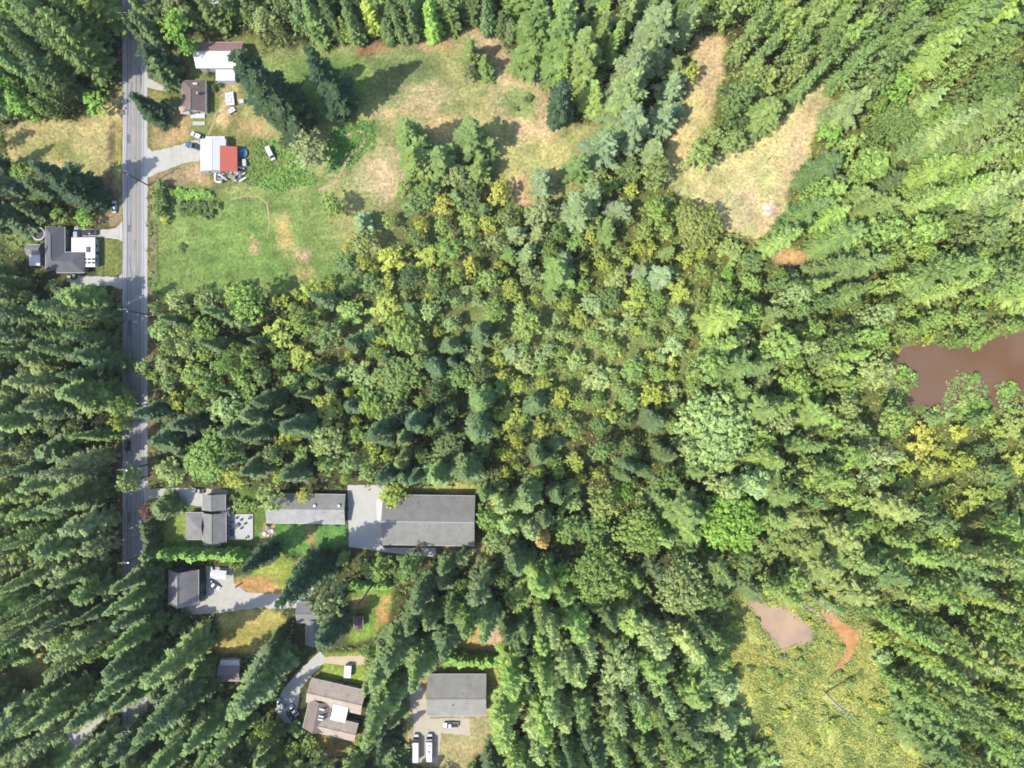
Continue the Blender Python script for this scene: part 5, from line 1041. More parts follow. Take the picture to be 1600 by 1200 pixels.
hedge_row([(700 + 6.8 * i, 1022 + .3 * i) for i in range(13)], 8.5, 3.4, 'bright green', 'bright conifer in the hedge above the square house', 'hedge conifers by the square grey house')
for i, (x, y) in enumerate([(328, 118), (337, 120), (340, 127), (336, 137), (346, 135), (336, 143)]):
    tree('shrub', W(x, y), 1.8, 2.4, 'deep green', 'round dark bush on the sandy ground between barn and brown-roofed house', 'round bushes by the barn')
for i, (x, y) in enumerate([(421, 819), (457, 817), (494, 817), (527, 819)]):
    tree('shrub', W(x, y), 1.7, 2.3, 'deep green', 'small dark bush against the lower wall of the long grey home', 'bushes along the long grey home')
for i, (x, y) in enumerate([(366, 776), (372, 790), (382, 784), (392, 796), (362, 796), (400, 790)]):
    tree('shrub', W(x, y), 2.4 + .4 * (i % 3), 3.2 + .7 * (i % 3), ('mid green', 'pale green', 'leafy green')[i % 3], f'{("mid green", "pale green", "leafy green")[i % 3]} {"small" if i < 3 else "spreading"} bush in the yard above the white deck', 'bushes above the deck')
for i, (x, y) in enumerate([(822, 158), (828, 154), (806, 172)]):
    tree('shrub', W(x, y), 2.2, 3.5 - .5 * i, 'mid green', ['larger low bush on the pink dry slope', 'smaller low bush on the pink dry slope', 'pale low bush on the green patch of the dry slope'][i], 'bushes on the dry slope')
tree('shrub', W(286, 388), 1.4, 4.0, 'dark green', 'lone dark bush in the middle of the green pasture')
tree('shrub', W(262, 343), 3, 5, 'yellow-green', 'yellow-green bush at the fenced corner of the pasture')
for k in range(7):
    tree('shrub', W(256 + R.uniform(-4, 4), 292 + k * 7), 4.5, 5.5, 'mid green', 'leafy bush in the overgrown hedge at the pasture fence', 'bushes of the pasture hedge')
for k in range(8):
    tree('shrub', W(272 + k * 8, 303 + R.uniform(-3, 3)), 1.8, 4.2, 'bright green', 'low bright bush in the top row of the kitchen garden', 'top row of the kitchen garden')
for k in range(13):
    tree('shrub', W(287 + (k % 7) * 9, 322 + (k // 7) * 12 + R.uniform(-2, 2)), 2.3, 3.6, 'dark green' if k % 3 else 'mid green', 'dark leafy clump in the lower rows of the kitchen garden', 'lower rows of the kitchen garden')

# ------------------------------------------------------------------ buildings
M_GREY = mat('grey_shingles', A(168, 166, 160), .9, .32, .3, wave=('Y', 1.6, .25))
M_GREYB = mat('grey_shingles_weathered', A(180, 176, 166), .9, .32, .3, wave=('Y', 1.6, .2))
M_DARK = mat('charcoal_shingles', A(124, 124, 130), .9, .32, .3, wave=('Y', 1.6, .2))
M_BROWN = mat('brown_shingles', A(156, 134, 126), .9, .32, .3, wave=('X', 1.6, .25))
M_TAN = mat('tan_shingles', A(228, 208, 188), .9, .32, .3, wave=('Y', 1.6, .25))
M_TAUPE = mat('taupe_shingles', A(184, 174, 168), .9, .32, .3, wave=('X', 1.8, .15))
M_WMETAL = mat('white_metal_roof', A(244, 244, 246), .5, .05, .6, wave=('X', 2.2, .12))
M_WROOF = mat('white_membrane', A(250, 250, 248), .6, .04, .4)
M_RED = mat('red_metal_roof', A(214, 112, 92), .5, .08, .8)
M_RUST = mat('rusty_roof', A(196, 150, 142), .8, .22, .5)
M_WALLW = mat('white_siding', A(236, 236, 232), .8, .06, 1.0, wave=('Z', 2.4, .15))
M_WALLG = mat('grey_siding', A(176, 180, 184), .8, .08, 1.0, wave=('Z', 2.4, .15))
M_WALLT = mat('tan_siding', A(204, 188, 164), .8, .1, 1.0, wave=('Z', 2.4, .15))
M_WALLB = mat('blue_siding', A(66, 92, 116), .8, .1, 1.0, wave=('Z', 2.4, .15))
M_WALLR = mat('brown_siding', A(128, 104, 84), .9, .15, 1.0, wave=('Z', 2.4, .2))
M_TRIM = mat('white_trim', A(240, 240, 238), .6, .05, 1.0)
M_GLASS = mat('dark_glass', (.02, .025, .03), .08, .1, .5, spec=.6)
M_BLACK = mat('black_rubber', (.015, .015, .016), .8, .1, 3)
M_STEEL = mat('steel', A(176, 178, 182), .4, .1, 2, metal=.6)
M_WOOD = mat('grey_boards', A(186, 176, 160), .9, .2, 1.5)
M_DARKWOOD = mat('dark_boards', A(110, 92, 78), .9, .2, 1.5)

def slab(par, name, pts, m, th=.16, label=None):
    n = len(pts); b = MB(); vs = [tuple(p) for p in pts] + [(p[0], p[1], p[2] - th) for p in pts]
    fs = [tuple(range(n)), tuple(range(2 * n - 1, n - 1, -1))] + [(i, i + n, (i + 1) % n + n, (i + 1) % n) for i in range(n)]
    b.add(vs, fs); o = b.build(name, m, par, label)
    bm = bmesh.new(); bm.from_mesh(o.data); bmesh.ops.recalc_face_normals(bm, faces=bm.faces[:]); bm.to_mesh(o.data); bm.free()
    return o

class House:
    def __init__(s, name, label, cat, px, py, rz=0.0):
        x, y = W(px, py); s.c = Vector((x, y)); s.rz = math.radians(rz)
        s.o = empty(name, (x, y, 0), s.rz, label, cat)
    def loc(s, px, py, z):            # photo pixel at height z -> house coordinates
        p = Vector(W(px, py, z)) - s.c; c, sn = math.cos(-s.rz), math.sin(-s.rz)
        return (p.x * c - p.y * sn, p.x * sn + p.y * c)
    def block(s, px, py, lx, ly, ze, rise, axis, roof, wall, ov=.5, hip=(0, 0), roof2=None, windows=True, door=None, cap=None, win_walls='nsew'):
        """one wing: roof outline lx by ly photo pixels round (px,py) at eave height ze"""
        k = S * (H - ze) / H; cx, cy = s.loc(px, py, ze); X, Y = lx * k / 2, ly * k / 2
        x0, x1, y0, y1 = cx - X + ov, cx + X - ov, cy - Y + ov, cy + Y - ov
        P3 = lambda a, b, z: (cx + (a if axis == 'x' else b), cy + (b if axis == 'x' else a), z)
        Lh, D = (X, Y) if axis == 'x' else (Y, X)
        zt = ze + rise * ov / D - .19
        # walls with gable ends
        b = MB(); Lw, Dw = Lh - ov, D - ov; zr = ze + rise - .2 - .02
        ring = [(-Lw, -Dw), (Lw, -Dw), (Lw, Dw), (-Lw, Dw)]
        vs = [P3(a, q, -.2) for a, q in ring] + [P3(a, q, zt) for a, q in ring]
        fs = [(0, 1, 5, 4), (2, 3, 7, 6)]
        if rise > .3:
            h0, h1 = hip
            vs += [P3(-Lw, 0, zt if h0 else zr), P3(Lw, 0, zt if h1 else zr)]
            fs += [(3, 0, 4, 8, 7), (1, 2, 6, 9, 5)]
        else:
            fs += [(3, 0, 4, 7), (1, 2, 6, 5)]
        b.add(vs, fs); b.build('wall', wall, s.o)
        # roof
        m2 = roof2 or roof; e0 = hip[0] * D; e1 = hip[1] * D
        if rise > .3:
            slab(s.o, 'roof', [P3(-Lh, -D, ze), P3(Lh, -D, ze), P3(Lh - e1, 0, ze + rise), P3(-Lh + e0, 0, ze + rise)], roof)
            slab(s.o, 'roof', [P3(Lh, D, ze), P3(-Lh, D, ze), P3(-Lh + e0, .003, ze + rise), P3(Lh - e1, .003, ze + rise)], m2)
            if roof is M_WMETAL:
                n = int(2 * Lh / .9); q = math.hypot(D, rise)
                for sg in (-1, 1):
                    for i in range(1, n):
                        a = -Lh + 2 * Lh * i / n; c0 = P3(a, sg * D / 2, ze + rise / 2 + .03); e0_ = Vector(P3(a, 0, ze + rise)) - Vector(P3(a, sg * D, ze))
                        MB().obox(c0, e0_, q, .06, .07).build('rib', roof if sg < 0 else m2, s.o)
            if hip[0]: slab(s.o, 'roof', [P3(-Lh, D, ze), P3(-Lh, -D, ze), P3(-Lh + e0, 0, ze + rise)], roof)
            if hip[1]: slab(s.o, 'roof', [P3(Lh, -D, ze), P3(Lh, D, ze), P3(Lh - e1, 0, ze + rise)], roof)
            MB().obox(P3((e0 - e1) / 2, 0, ze + rise + .02), P3(1, 0, 0) if False else ((1, 0, 0) if axis == 'x' else (0, 1, 0)), 2 * Lh - e0 - e1 + .05, .34, .1).build('ridge_cap', cap or roof, s.o)
            for sg in (-1, 1):
                MB().obox(P3(0, sg * (D + .06), ze - .12), (1, 0, 0) if axis == 'x' else (0, 1, 0), 2 * Lh, .14, .16).build('gutter', M_TRIM, s.o)
        else:
            slab(s.o, 'roof', [P3(-Lh, -D, ze), P3(Lh, -D, ze), P3(Lh, D, ze + rise), P3(-Lh, D, ze + rise)], roof, .25)
        # windows
        if windows:
            zs = [1.0] if zt < 4.2 else [1.0, 3.5]
            for z in zs:
                for wl, (ax, fix, sg, a0, a1) in {'s': ('x', y0, -1, x0, x1), 'n': ('x', y1, 1, x0, x1), 'w': ('y', x0, -1, y0, y1), 'e': ('y', x1, 1, y0, y1)}.items():
                    if wl not in win_walls: continue
                    n = max(1, int((a1 - a0) / 4.2))
                    for i in range(n):
                        a = a0 + (a1 - a0) * (i + .5) / n
                        s.window(ax, fix, sg, a, z, 1.3, min(1.2, zt - z - .5))
        if door:
            ax, fix, sg, a = door; fx = {'s': y0, 'n': y1, 'w': x0, 'e': x1}[fix]
            aa = (x0 + x1) / 2 + a if ax == 'x' else (y0 + y1) / 2 + a
            d = s.panel(ax, fx, sg, aa, 0, 1.0, 2.1, .06, 'door', M_DARKWOOD)
            h = MB().box(-.04, .04, -.04, .04, -.04, .04).build('handle', M_STEEL, d)
            h.location = (aa + .38, fx + sg * .1, 1.05) if ax == 'x' else (fx + sg * .1, aa + .38, 1.05)
        s.box_ = (x0, x1, y0, y1, zt)
        return s
    def panel(s, ax, fix, sg, a, z, w, h, d, name, m, par=None):
        f0, f1 = sorted((fix + sg * .003, fix + sg * d)); b = MB()
        if ax == 'x': b.box(a - w / 2, a + w / 2, f0, f1, z, z + h)
        else: b.box(f0, f1, a - w / 2, a + w / 2, z, z + h)
        return b.build(name, m, par or s.o)
    def window(s, ax, fix, sg, a, z, w, h):
        fr = s.panel(ax, fix, sg, a, z, w, h, .06, 'window', M_TRIM)
        s.panel(ax, fix + sg * .062, sg, a, z + .1, w - .2, h - .2, .012, 'pane', M_GLASS, fr)
    def roofbox(s, px, py, z, w, d, h, name, m, tilt=0.0):
        x, y = s.loc(px, py, z)
        return MB().box(-w / 2, w / 2, -d / 2, d / 2, -.4, h).build(name, m, s.o, loc=(x, y, z))

# white barn with rusty upper roof by the road
b = House('metal_barn', 'long white metal barn with rusty upper roof under the dark fir', 'barn', 345, 92)
b.block(343, 86, 74, 40, 4.2, 2.6, 'x', M_WMETAL, M_WALLW, roof2=M_RUST, door=('y', 'w', -1, 0))
b.block(352, 117, 30, 18, 3.0, -.01, 'x', M_WMETAL, M_WALLW, ov=.25, windows=False)
# brown-roofed house
b = House('brown_house', 'small house with brown shingle roof and white walls near the road', 'house', 303, 152)
b.block(303, 150, 37, 50, 3.0, 2.6, 'y', M_BROWN, M_WALLW, hip=(0, 1), door=('x', 's', -1, 1.0))
b.block(289, 170, 15, 14, 2.8, 1.2, 'x', M_TAN, M_WALLW, ov=.3, windows=False)
b.roofbox(309, 146, 4.9, .7, .7, .7, 'chimney', M_WALLT)
b.roofbox(305, 131, 4.6, 1.6, .5, .3, 'skylight', M_TRIM)
deck = MB()
for i in range(5): deck.box(-2.6 + i * 1.05, -1.62 + i * 1.05, -1.0, 1.0, .0, .5)
x, y = b.loc(310, 181, 0); deck.build('porch', M_TRIM, b.o, loc=(x, y, 0))
MB().box(-2.3, 2.3, -.7, .7, 0, .25).build('porch_step', M_CONC, b.o, loc=(b.loc(311, 193, 0)[0], b.loc(311, 193, 0)[1], 0))
# white shed with red lean-to
b = House('white_shed', 'white metal shed with a red lean-to roof beside the gravel drive', 'shed', 335, 240)
b.block(333, 242, 39, 50, 3.6, 1.1, 'y', M_WMETAL, M_WALLW, ov=.2, door=('y', 'w', -1, 3))
b.block(336, 218, 30, 10, 3.4, -.01, 'x', M_WMETAL, M_WALLW, ov=.2, windows=False)
cx, cy = b.loc(357, 248, 3.9); X, Y = 3.0, 4.7
rf_ = slab(b.o, 'roof', [(cx - X, cy - Y, 4.35), (cx + X, cy - Y, 3.3), (cx + X, cy + Y, 3.3), (cx - X, cy + Y, 4.35)], M_RED, .12, 'red metal lean-to roof with raised ribs')
for i in range(11):
    MB().obox((cx, cy - Y + .3 + i * (2 * Y - .6) / 10, 3.86), (6.0, 0, -1.05), 6.0, .09, .12).build('rib', M_RED, rf_)
for sx_ in (-1, 1):
    for sy_ in (-1, 1):
        MB().box(-.1, .1, -.1, .1, 0, 3.2 if sx_ > 0 else 4.2).build('post', M_DARKWOOD, b.o, loc=(cx + sx_ * (X - .25), cy + sy_ * (Y - .25), 0))
# grey house west of the road
b = House('grey_house', 'grey-roofed house with white flat roof, across the road from the pasture', 'house', 100, 390)
b.block(86, 388, 30, 68, 3.3, 2.4, 'y', M_DARK, M_WALLG, hip=(1, 1))
b.block(110, 410, 44, 32, 3.2, 2.0, 'x', M_DARK, M_WALLG, hip=(0, 1), win_walls='se')
b.block(130, 394, 37, 46, 2.9, -.01, 'x', M_WROOF, M_WALLW, ov=.3, door=('y', 'e', 1, 0), win_walls='ne')
b.block(79, 362, 12, 17, 2.6, -.01, 'x', M_WROOF, M_WALLW, ov=.2, windows=False)
b.roofbox(138, 390, 2.93, 1.2, 2.0, .35, 'skylight', M_DARK)
for i in range(3):
    for j in range(2):
        MB().box(-.5, .5, -.32, .32, 0, .12).build('solar_panel', M_GLASS, b.o, loc=(*b.loc(133 + i * 6.5, 405 + j * 5.5, 2.95), 2.95))
b.roofbox(118, 421, 2.6, 2.4, 1.6, .2, 'porch_roof', M_WROOF)
b = House('grey_shed', 'low grey shed with pale patched roof at the far side of the grey house', 'shed', 52, 398)
b.block(52, 390, 22, 16, 2.6, 1.0, 'x', M_GREY, M_WALLG, ov=.2, windows=False)
b.block(54, 407, 17, 16, 2.4, -.01, 'x', M_WMETAL, M_WALLG, ov=.2, windows=False)
# grey house by the road, below the parcel
b = House('grey_house', 'grey-shingled house of several gables with a white furnished deck', 'house', 328, 815)
b.block(335, 825, 36, 46, 3.6, 2.4, 'y', M_GREY, M_WALLG, door=('x', 's', -1, -2))
b.block(304, 822, 28, 42, 3.0, 2.0, 'x', M_GREY, M_WALLG, hip=(1, 0), win_walls='nsw')
b.block(334, 785, 36, 25, 3.4, 2.0, 'y', M_GREY, M_WALLG, win_walls='nsew')
b.block(352, 800, 14, 10, 2.8, 1.0, 'x', M_DARK, M_WALLG, ov=.3, windows=False)
dk = [W(353, 803), W(396, 843)]
for i in range(14):
    x0 = dk[0][0] + (dk[1][0] - dk[0][0]) * i / 14
    o = MB().box(x0 - b.c.x + .03, x0 - b.c.x + (dk[1][0] - dk[0][0]) / 14 - .03, dk[1][1] - b.c.y, dk[0][1] - b.c.y, .02, .45).build('deck_board', M_PATIO, b.o)
for k in range(3):
    MB().box(-1.1, 1.1, -.6, .6, 0, .3).build('porch_step', M_TRIM, b.o, loc=(*b.loc(322 + k * 9, 850, .2), 0))
# long home
b = House('long_grey_home', 'long low home with grey roof, sunny slope coloured lighter, and white vents', 'house', 478, 795, -0.8)
b.block(478, 795, 123, 46, 2.8, 1.7, 'x', mat('sunlit_shingles', A(194, 192, 188), .9, .32, .3, wave=('Y', 1.6, .12)), M_WALLG, roof2=M_GREY, door=('x', 's', -1, 3))  # sun on the lower slope is put into its lighter shingle colour
for px in (492, 530): b.roofbox(px, 790, 4.0, .9, .9, .7, 'roof_vent', M_TRIM)
# big barn
b = House('grey_barn', 'big grey-roofed barn with a pale ridge beside the concrete yard', 'barn', 670, 813, -0.8)
b.block(670, 813, 144, 78, 4.6, 3.0, 'x', mat('barn_shingles_lower', A(162, 160, 152), .9, .32, .3, wave=('Y', 1.4, .15)), M_WALLT, roof2=mat('barn_shingles', A(154, 152, 146), .9, .32, .3, wave=('Y', 1.4, .15)), cap=mat('pale_ridge', A(190, 192, 196), .8, .08, 1), door=('y', 'w', -1, 3), ov=.4)
d = b.panel('y', b.box_[0], -1, -3.0, 0, 4.2, 3.6, .1, 'garage_door', M_TRIM)
for i in range(4): b.panel('y', b.box_[0] - .105, -1, -3.0, .1 + i * .88, 4.0, .78, .03, 'door_panel', M_WALLW, d)
# dark-walled garage
b = House('garage_house', 'steep taupe-roofed garage with dark blue walls by the gravel drive', 'garage', 292, 918)
b.block(287, 917, 46, 54, 5.2, 4.9, 'y', M_TAUPE, M_WALLB, ov=.35, door=('y', 'e', 1, 5), win_walls='nsw')
for yy in (-3.2, .6):
    d = b.panel('y', b.box_[1], 1, yy, 0, 3.0, 2.6, .1, 'garage_door', M_DARK)
    for i in range(4): b.panel('y', b.box_[1] + .105, 1, yy, .08 + i * .63, 2.8, .55, .03, 'door_panel', M_GLASS if i == 2 else M_GREY, d)
for yy in (-4, -1, 2.4): b.window('y', b.box_[1], 1, yy, 3.3, 1.2, 1.3)
# half hidden house
b = House('hidden_grey_house', 'grey house half hidden under the broad grey-green maple', 'house', 488, 968)
b.block(488, 957, 48, 32, 3.2, 2.2, 'x', M_GREY, M_WALLG)
b.block(492, 988, 28, 40, 3.2, 2.0, 'y', M_GREY, M_WALLG)
# little brown hut
b = House('brown_hut', 'tiny hut with brown roof at the edge of the small lawn', 'hut', 560, 968)
b.block(560, 972, 14, 20, 2.6, 1.2, 'y', mat('mauve_shingles', A(150, 122, 122), .9, .15, 1, wave=('X', 1.6, .2)), M_WALLR, ov=.3, door=('x', 'n', 1, 0), windows=False)
# small shed by the forked drive
b = House('small_shed', 'small taupe shed with a white lean-to strip among the firs', 'shed', 358, 1045)
b.block(358, 1052, 34, 24, 2.8, 1.2, 'x', mat('stained_roof', A(172, 158, 152), .9, .16, .5), M_WALLT, ov=.25, door=('y', 'e', 1, 0), windows=False)
b.block(359, 1036, 30, 9, 2.5, -.01, 'x', M_WMETAL, M_WALLW, ov=.15, windows=False)
# tan-roofed house
b = House('tan_house', 'tan-shingled house with a square white flat roof and skylights', 'house', 522, 1105, -13)
b.block(525, 1088, 88, 38, 3.2, 2.4, 'x', M_TAN, M_WALLT, door=('x', 'n', 1, 2))
b.block(496, 1118, 36, 48, 3.2, 2.2, 'y', mat('dim_shingles', A(166, 150, 142), .9, .32, .3, wave=('X', 1.6, .25)), M_WALLT, win_walls='sw')
b.block(528, 1138, 60, 28, 3.2, 1.8, 'x', M_TAN, M_WALLT, win_walls='se')
b.block(530, 1115, 24, 25, 4.6, -.01, 'x', M_WROOF, M_WALLW, ov=.1, windows=False)
for (px, py) in ((503, 1108), (502, 1119), (501, 1124)):
    o = b.roofbox(px, py, 4.9, 1.9, .6, .35, 'skylight', M_TRIM)
# square grey house
b = House('square_grey_house', 'square grey-roofed house with a hedge above and a white pickup below', 'house', 714, 1085)
b.block(714, 1086, 92, 65, 3.4, 3.4, 'x', M_GREYB, M_WALLT, roof2=M_GREYB, door=('x', 's', -1, -3))
for px, py in ((707, 1102), (728, 1099)): b.roofbox(px, py, 5.4, .5, .5, .8, 'roof_vent', M_STEEL)
# little flat roof by the sandy path
b = House('flat_roof_shed', 'little flat pale shed on the bright grass above the tan-roofed house', 'shed', 543, 1050, -4)
b.block(543, 1050, 11, 19, 2.2, -.01, 'x', M_WMETAL, M_WALLW, ov=.1, windows=False)
b = House('pale_cabin', 'pale roof glimpsed through the dark wood west of the road', 'cabin', 78, 588)
b.block(78, 588, 14, 12, 3.0, 1.4, 'x', M_WMETAL, M_WALLW, ov=.3)
b = House('roadside_cabin', 'white-roofed building at the very top edge beyond the barn', 'cabin', 334, -4)
b.block(334, -4, 26, 20, 3.2, 1.5, 'x', M_WMETAL, M_WALLW)

# ------------------------------------------------------------------ vehicles
def paint(name, c): return mat(name, A(*c), .3, .04, .5, spec=.5)
PW, PS, PB, PK, PG = paint('white_paint', (244, 244, 246)), paint('silver_paint', (188, 194, 200)), paint('blue_paint', (96, 120, 158)), paint('black_paint', (52, 56, 62)), paint('grey_paint', (124, 130, 138))
M_LAMP = mat('lamp_glass', (.7, .7, .68), .2, .05, 2)
M_TAIL = mat('tail_glass', (.35, .02, .02), .3, .05, 2)

def loft(st):                 # stations (x, half width, z0, z1) with softened top corners
    b = MB(); vs, fs = [], []
    for (x, w, z0, z1) in st:
        vs += [(x, -w * .92, z0), (x, -w, z0 + (z1 - z0) * .35), (x, -w * .97, z0 + (z1 - z0) * .75), (x, -w * .84, z1), (x, w * .84, z1), (x, w * .97, z0 + (z1 - z0) * .75), (x, w, z0 + (z1 - z0) * .35), (x, w * .92, z0)]
    n = 8
    for i in range(len(st) - 1):
        for k in range(n): fs.append((i * n + k, (i + 1) * n + k, (i + 1) * n + (k + 1) % n, i * n + (k + 1) % n))
    fs += [tuple(range(n)), tuple((len(st) - 1) * n + k for k in range(n - 1, -1, -1))]
    return b.add(vs, fs)
def smooth(o):
    bm = bmesh.new(); bm.from_mesh(o.data); bmesh.ops.recalc_face_normals(bm, faces=bm.faces[:]); bm.to_mesh(o.data); bm.free(); return o

def vehicle(name, label, cat, px, py, heading, style, pnt, group=None, z=0.03):
    """heading: degrees, 0 = facing right in the photo, 90 = up"""
    x, y = W(px, py); o = empty(name, (x, y, z), math.radians(heading), label, cat, group)
    L, w = {'car': (4.5, .9), 'suv': (4.7, .95), 'pickup': (5.6, .98), 'van': (5.2, .98), 'motorhome': (9.4, 1.25), 'truck': (9.6, 1.25)}[style]
    h = L / 2
    def part(n, b, m, p=o): return smooth(b.build(n, m, p))
    def cabin(xa, xb, za, zb, ra, rb, wk=.86):
        g = loft([(xa, w * .9, za, za + .02), (xa + .02, w * .9, za, za + .06), (ra, w * .84, za, zb - .06), (rb, w * .84, za, zb - .06), (xb - .02, w * .9, za, za + .06), (xb, w * .9, za, za + .02)])
        part('windows', g, M_GLASS)
        part('roof', loft([(ra - .05, w * .72, zb - .08, zb - .02), (ra + .2, w * .78, zb - .09, zb + .02), (rb - .2, w * .78, zb - .09, zb + .02), (rb + .05, w * .72, zb - .08, zb - .02)]), pnt)
    if style in ('car', 'suv'):
        t = .15 if style == 'suv' else 0
        part('body', loft([(-h, w * .8, .38, .72 + t), (-h + .25, w * .97, .3, .92 + t), (-h + 1.1, w, .28, .98 + t), (.6, w, .28, .98 + t), (h - .9, w * .98, .28, .9 + t), (h - .2, w * .9, .32, .74 + t), (h, w * .7, .4, .6 + t)]), pnt)
        if style == 'car': cabin(-h + .5, 1.05, .94, 1.45, -h + 1.3, -.1)
        else: cabin(-h + .12, 1.0, 1.06, 1.72, -h + .6, .1)
    elif style == 'pickup':
        part('body', loft([(-h, w * .9, .42, 1.0), (-h + .1, w, .38, 1.04), (-.2, w, .36, 1.04), (1.0, w, .36, 1.06), (h - .5, w * .98, .38, 1.02), (h - .1, w * .92, .4, .9), (h, w * .75, .45, .75)]), pnt)
        part('cargo_bed', MB().box(-h + .12, -.45, -w * .78, w * .78, 1.0, 1.075), M_BLACK)
        cabin(-.4, 1.45, 1.04, 1.78, -.15, .75)
    elif style == 'van':
        part('body', loft([(-h, w * .86, .4, 1.9), (-h + .15, w, .34, 2.0), (1.3, w, .34, 2.0), (1.9, w, .34, 1.1), (h - .2, w * .9, .36, .95), (h, w * .75, .42, .75)]), pnt)
        part('windscreen', loft([(1.36, w * .84, 1.15, 1.95), (1.98, w * .86, 1.05, 1.14)]), M_GLASS)
    else:
        part('body', loft([(-h, w * .9, .55, 3.0), (-h + .15, w, .5, 3.1), (h - 2.3, w, .5, 3.1), (h - 2.1, w * .98, .5, 3.0)]), pnt)
        part('cab', loft([(h - 2.08, w * .9, .5, 2.2), (h - 1.5, w * .9, .5, 2.2), (h - .9, w * .88, .5, 1.35), (h - .15, w * .8, .5, 1.2), (h, w * .65, .55, .95)]), pnt)
        part('windscreen', loft([(h - 1.5, w * .84, 1.5, 2.22), (h - .86, w * .84, 1.3, 1.42)]), M_GLASS)
        for sg in (-1, 1):
            part('side_window', MB().box(h - 2.0, h - 1.5, sg * w * .9 - .02, sg * w * .9 + .02, 1.4, 2.0), M_GLASS)
        if style == 'motorhome':
            part('roof_vent', MB().box(-1.2, -.6, -.3, .3, 3.08, 3.3), PG); part('air_conditioner', MB().box(.6, 1.5, -.4, .4, 3.08, 3.4), PW)
        else:
            part('cab_roof_frame', MB().box(h - 2.2, h - 1.6, -w * .8, w * .8, 2.18, 2.26), M_BLACK)
    for fx in (h - .95, -h + .95):
        for sg in (-1, 1):
            wh = MB().tube([(0, -.11, 0), (0, .11, 0)], [.34, .34], 14).build('wheel', M_BLACK, o, loc=(fx, sg * w * .93, .34))
            MB().tube([(0, -.115, 0), (0, .115, 0)], [.2, .2], 10).build('rim', M_STEEL, wh)
    for sg in (-1, 1):
        part('headlight', MB().box(h - .22, h - .04, sg * w * .66 - .16, sg * w * .66 + .16, .58, .74), M_LAMP)
        part('tail_light', MB().box(-h - .02, -h + .1, sg * w * .72 - .1, sg * w * .72 + .1, .62, .85), M_TAIL)
    return o

vehicle('car', 'white car parked on the dry verge beside the road', 'car', 180, 324, 90, 'car', PW)
vehicle('car', 'dark car driving on the road below the overhanging trees', 'car', 200.5, 697, -90, 'car', PK)
vehicle('pickup_truck', 'black pickup at the road edge beside the dark wood', 'pickup', 186, 66, 90, 'pickup', PK)
vehicle('car', 'white car with black windows parked above the white shed', 'car', 309, 213, 155, 'suv', PW)
vehicle('pickup_truck', 'blue pickup parked against the white shed wall', 'pickup', 303, 229, 165, 'pickup', PB)
vehicle('van', 'white van parked alone on the grass east of the red lean-to', 'van', 424, 241, -65, 'van', PW)
vehicle('car', 'silver car parked upright between the grey house and its drive', 'car', 122, 364, 90, 'suv', PS)
vehicle('pickup_truck', 'black pickup on the drive beside the grey house', 'pickup', 143, 364, 0, 'pickup', PK)
vehicle('car', 'black car in front of the grey gabled house', 'car', 311, 766, 172, 'car', PK)
vehicle('car', 'white and black car beside the dark-walled garage', 'car', 337, 914, -35, 'car', PW)
vehicle('pickup_truck', 'white pickup parked below the square grey house', 'pickup', 705, 1131, 180, 'pickup', PW)
vehicle('box_truck', 'long white box truck with black cab roof, beside the motorhome', 'truck', 651, 1165, 90, 'truck', PW)
vehicle('motorhome', 'long white motorhome parked beside the box truck', 'motorhome', 672, 1164, 90, 'motorhome', PW)
vehicle('car', 'white car on the forked drive by the tan-roofed house', 'car', 440, 1098, 125, 'suv', PW)
vehicle('car', 'black car behind the white one on the forked drive', 'car', 455, 1118, 125, 'car', PK)
vehicle('car', 'white car half under the dark fir on the forked drive', 'car', 460, 1108, 125, 'car', PW)

# ------------------------------------------------------------------ poles and wires
def pole(px, py, label, h=17.5, ang=0.0):
    x, y = W(px, py); o = empty('utility_pole', (x, y, 0), ang, label, 'utility pole', 'utility poles along the road')
    MB().tube([(0, 0, -.3), (0, 0, h * .5), (0, 0, h)], [.24, .2, .15], 9).build('pole', M_BROWNWOOD, o)
    for zz, L in ((h - .6, 3.4), (h - 2.0, 2.6)):
        a = MB().box(-L / 2, L / 2, .16, .3, zz - .1, zz + .1).build('crossarm', M_WOOD, o)
        for k in (-1, 0, 1):
            MB().tube([(k * L * .44, .23, zz + .1), (k * L * .44, .23, zz + .4)], [.1, .07], 8).build('insulator', M_STEEL, a)
    MB().tube([(.3, -.3, h - 4.2), (.3, -.3, h - 3.1)], [.28, .28], 10).build('transformer', M_STEEL, o)
    return (x, y, h)
PP = [pole(232, 60, 'utility pole topmost along the road, by the white barn'), pole(232, 290, 'utility pole at the corner of the gravel drive'), pole(232, 492, 'utility pole beside the road at the parcel corner'), pole(231, 726, 'utility pole beside the road among the pale leafy trees'), pole(233, 862, 'utility pole at the lower end of the tall roadside hedge'), pole(234, 1110, 'utility pole lowest along the road among the firs')]
wire = empty('power_line', (PP[0][0], PP[0][1], 0), 0, 'thin overhead wires strung along the road between the poles', 'power line')
ends = [(PP[0][0], 180, 17.5)] + PP + [(PP[-1][0], -190, 17.5)]
for off, dz in ((-1.5, -.2), (0, -.2), (1.5, -.2), (-1.1, -1.6)):
    b = MB()
    for i in range(len(ends) - 1):
        p, q = ends[i], ends[i + 1]; pts = []
        for k in range(9):
            t = k / 8; pts.append((p[0] + (q[0] - p[0]) * t + off - PP[0][0], p[1] + (q[1] - p[1]) * t + .23 - PP[0][1], 17.5 + dz - 4 * t * (1 - t) * 1.2))
        b.tube(pts, [.035] * 9, 4, False)
    b.build('wire', M_BLACK, wire)

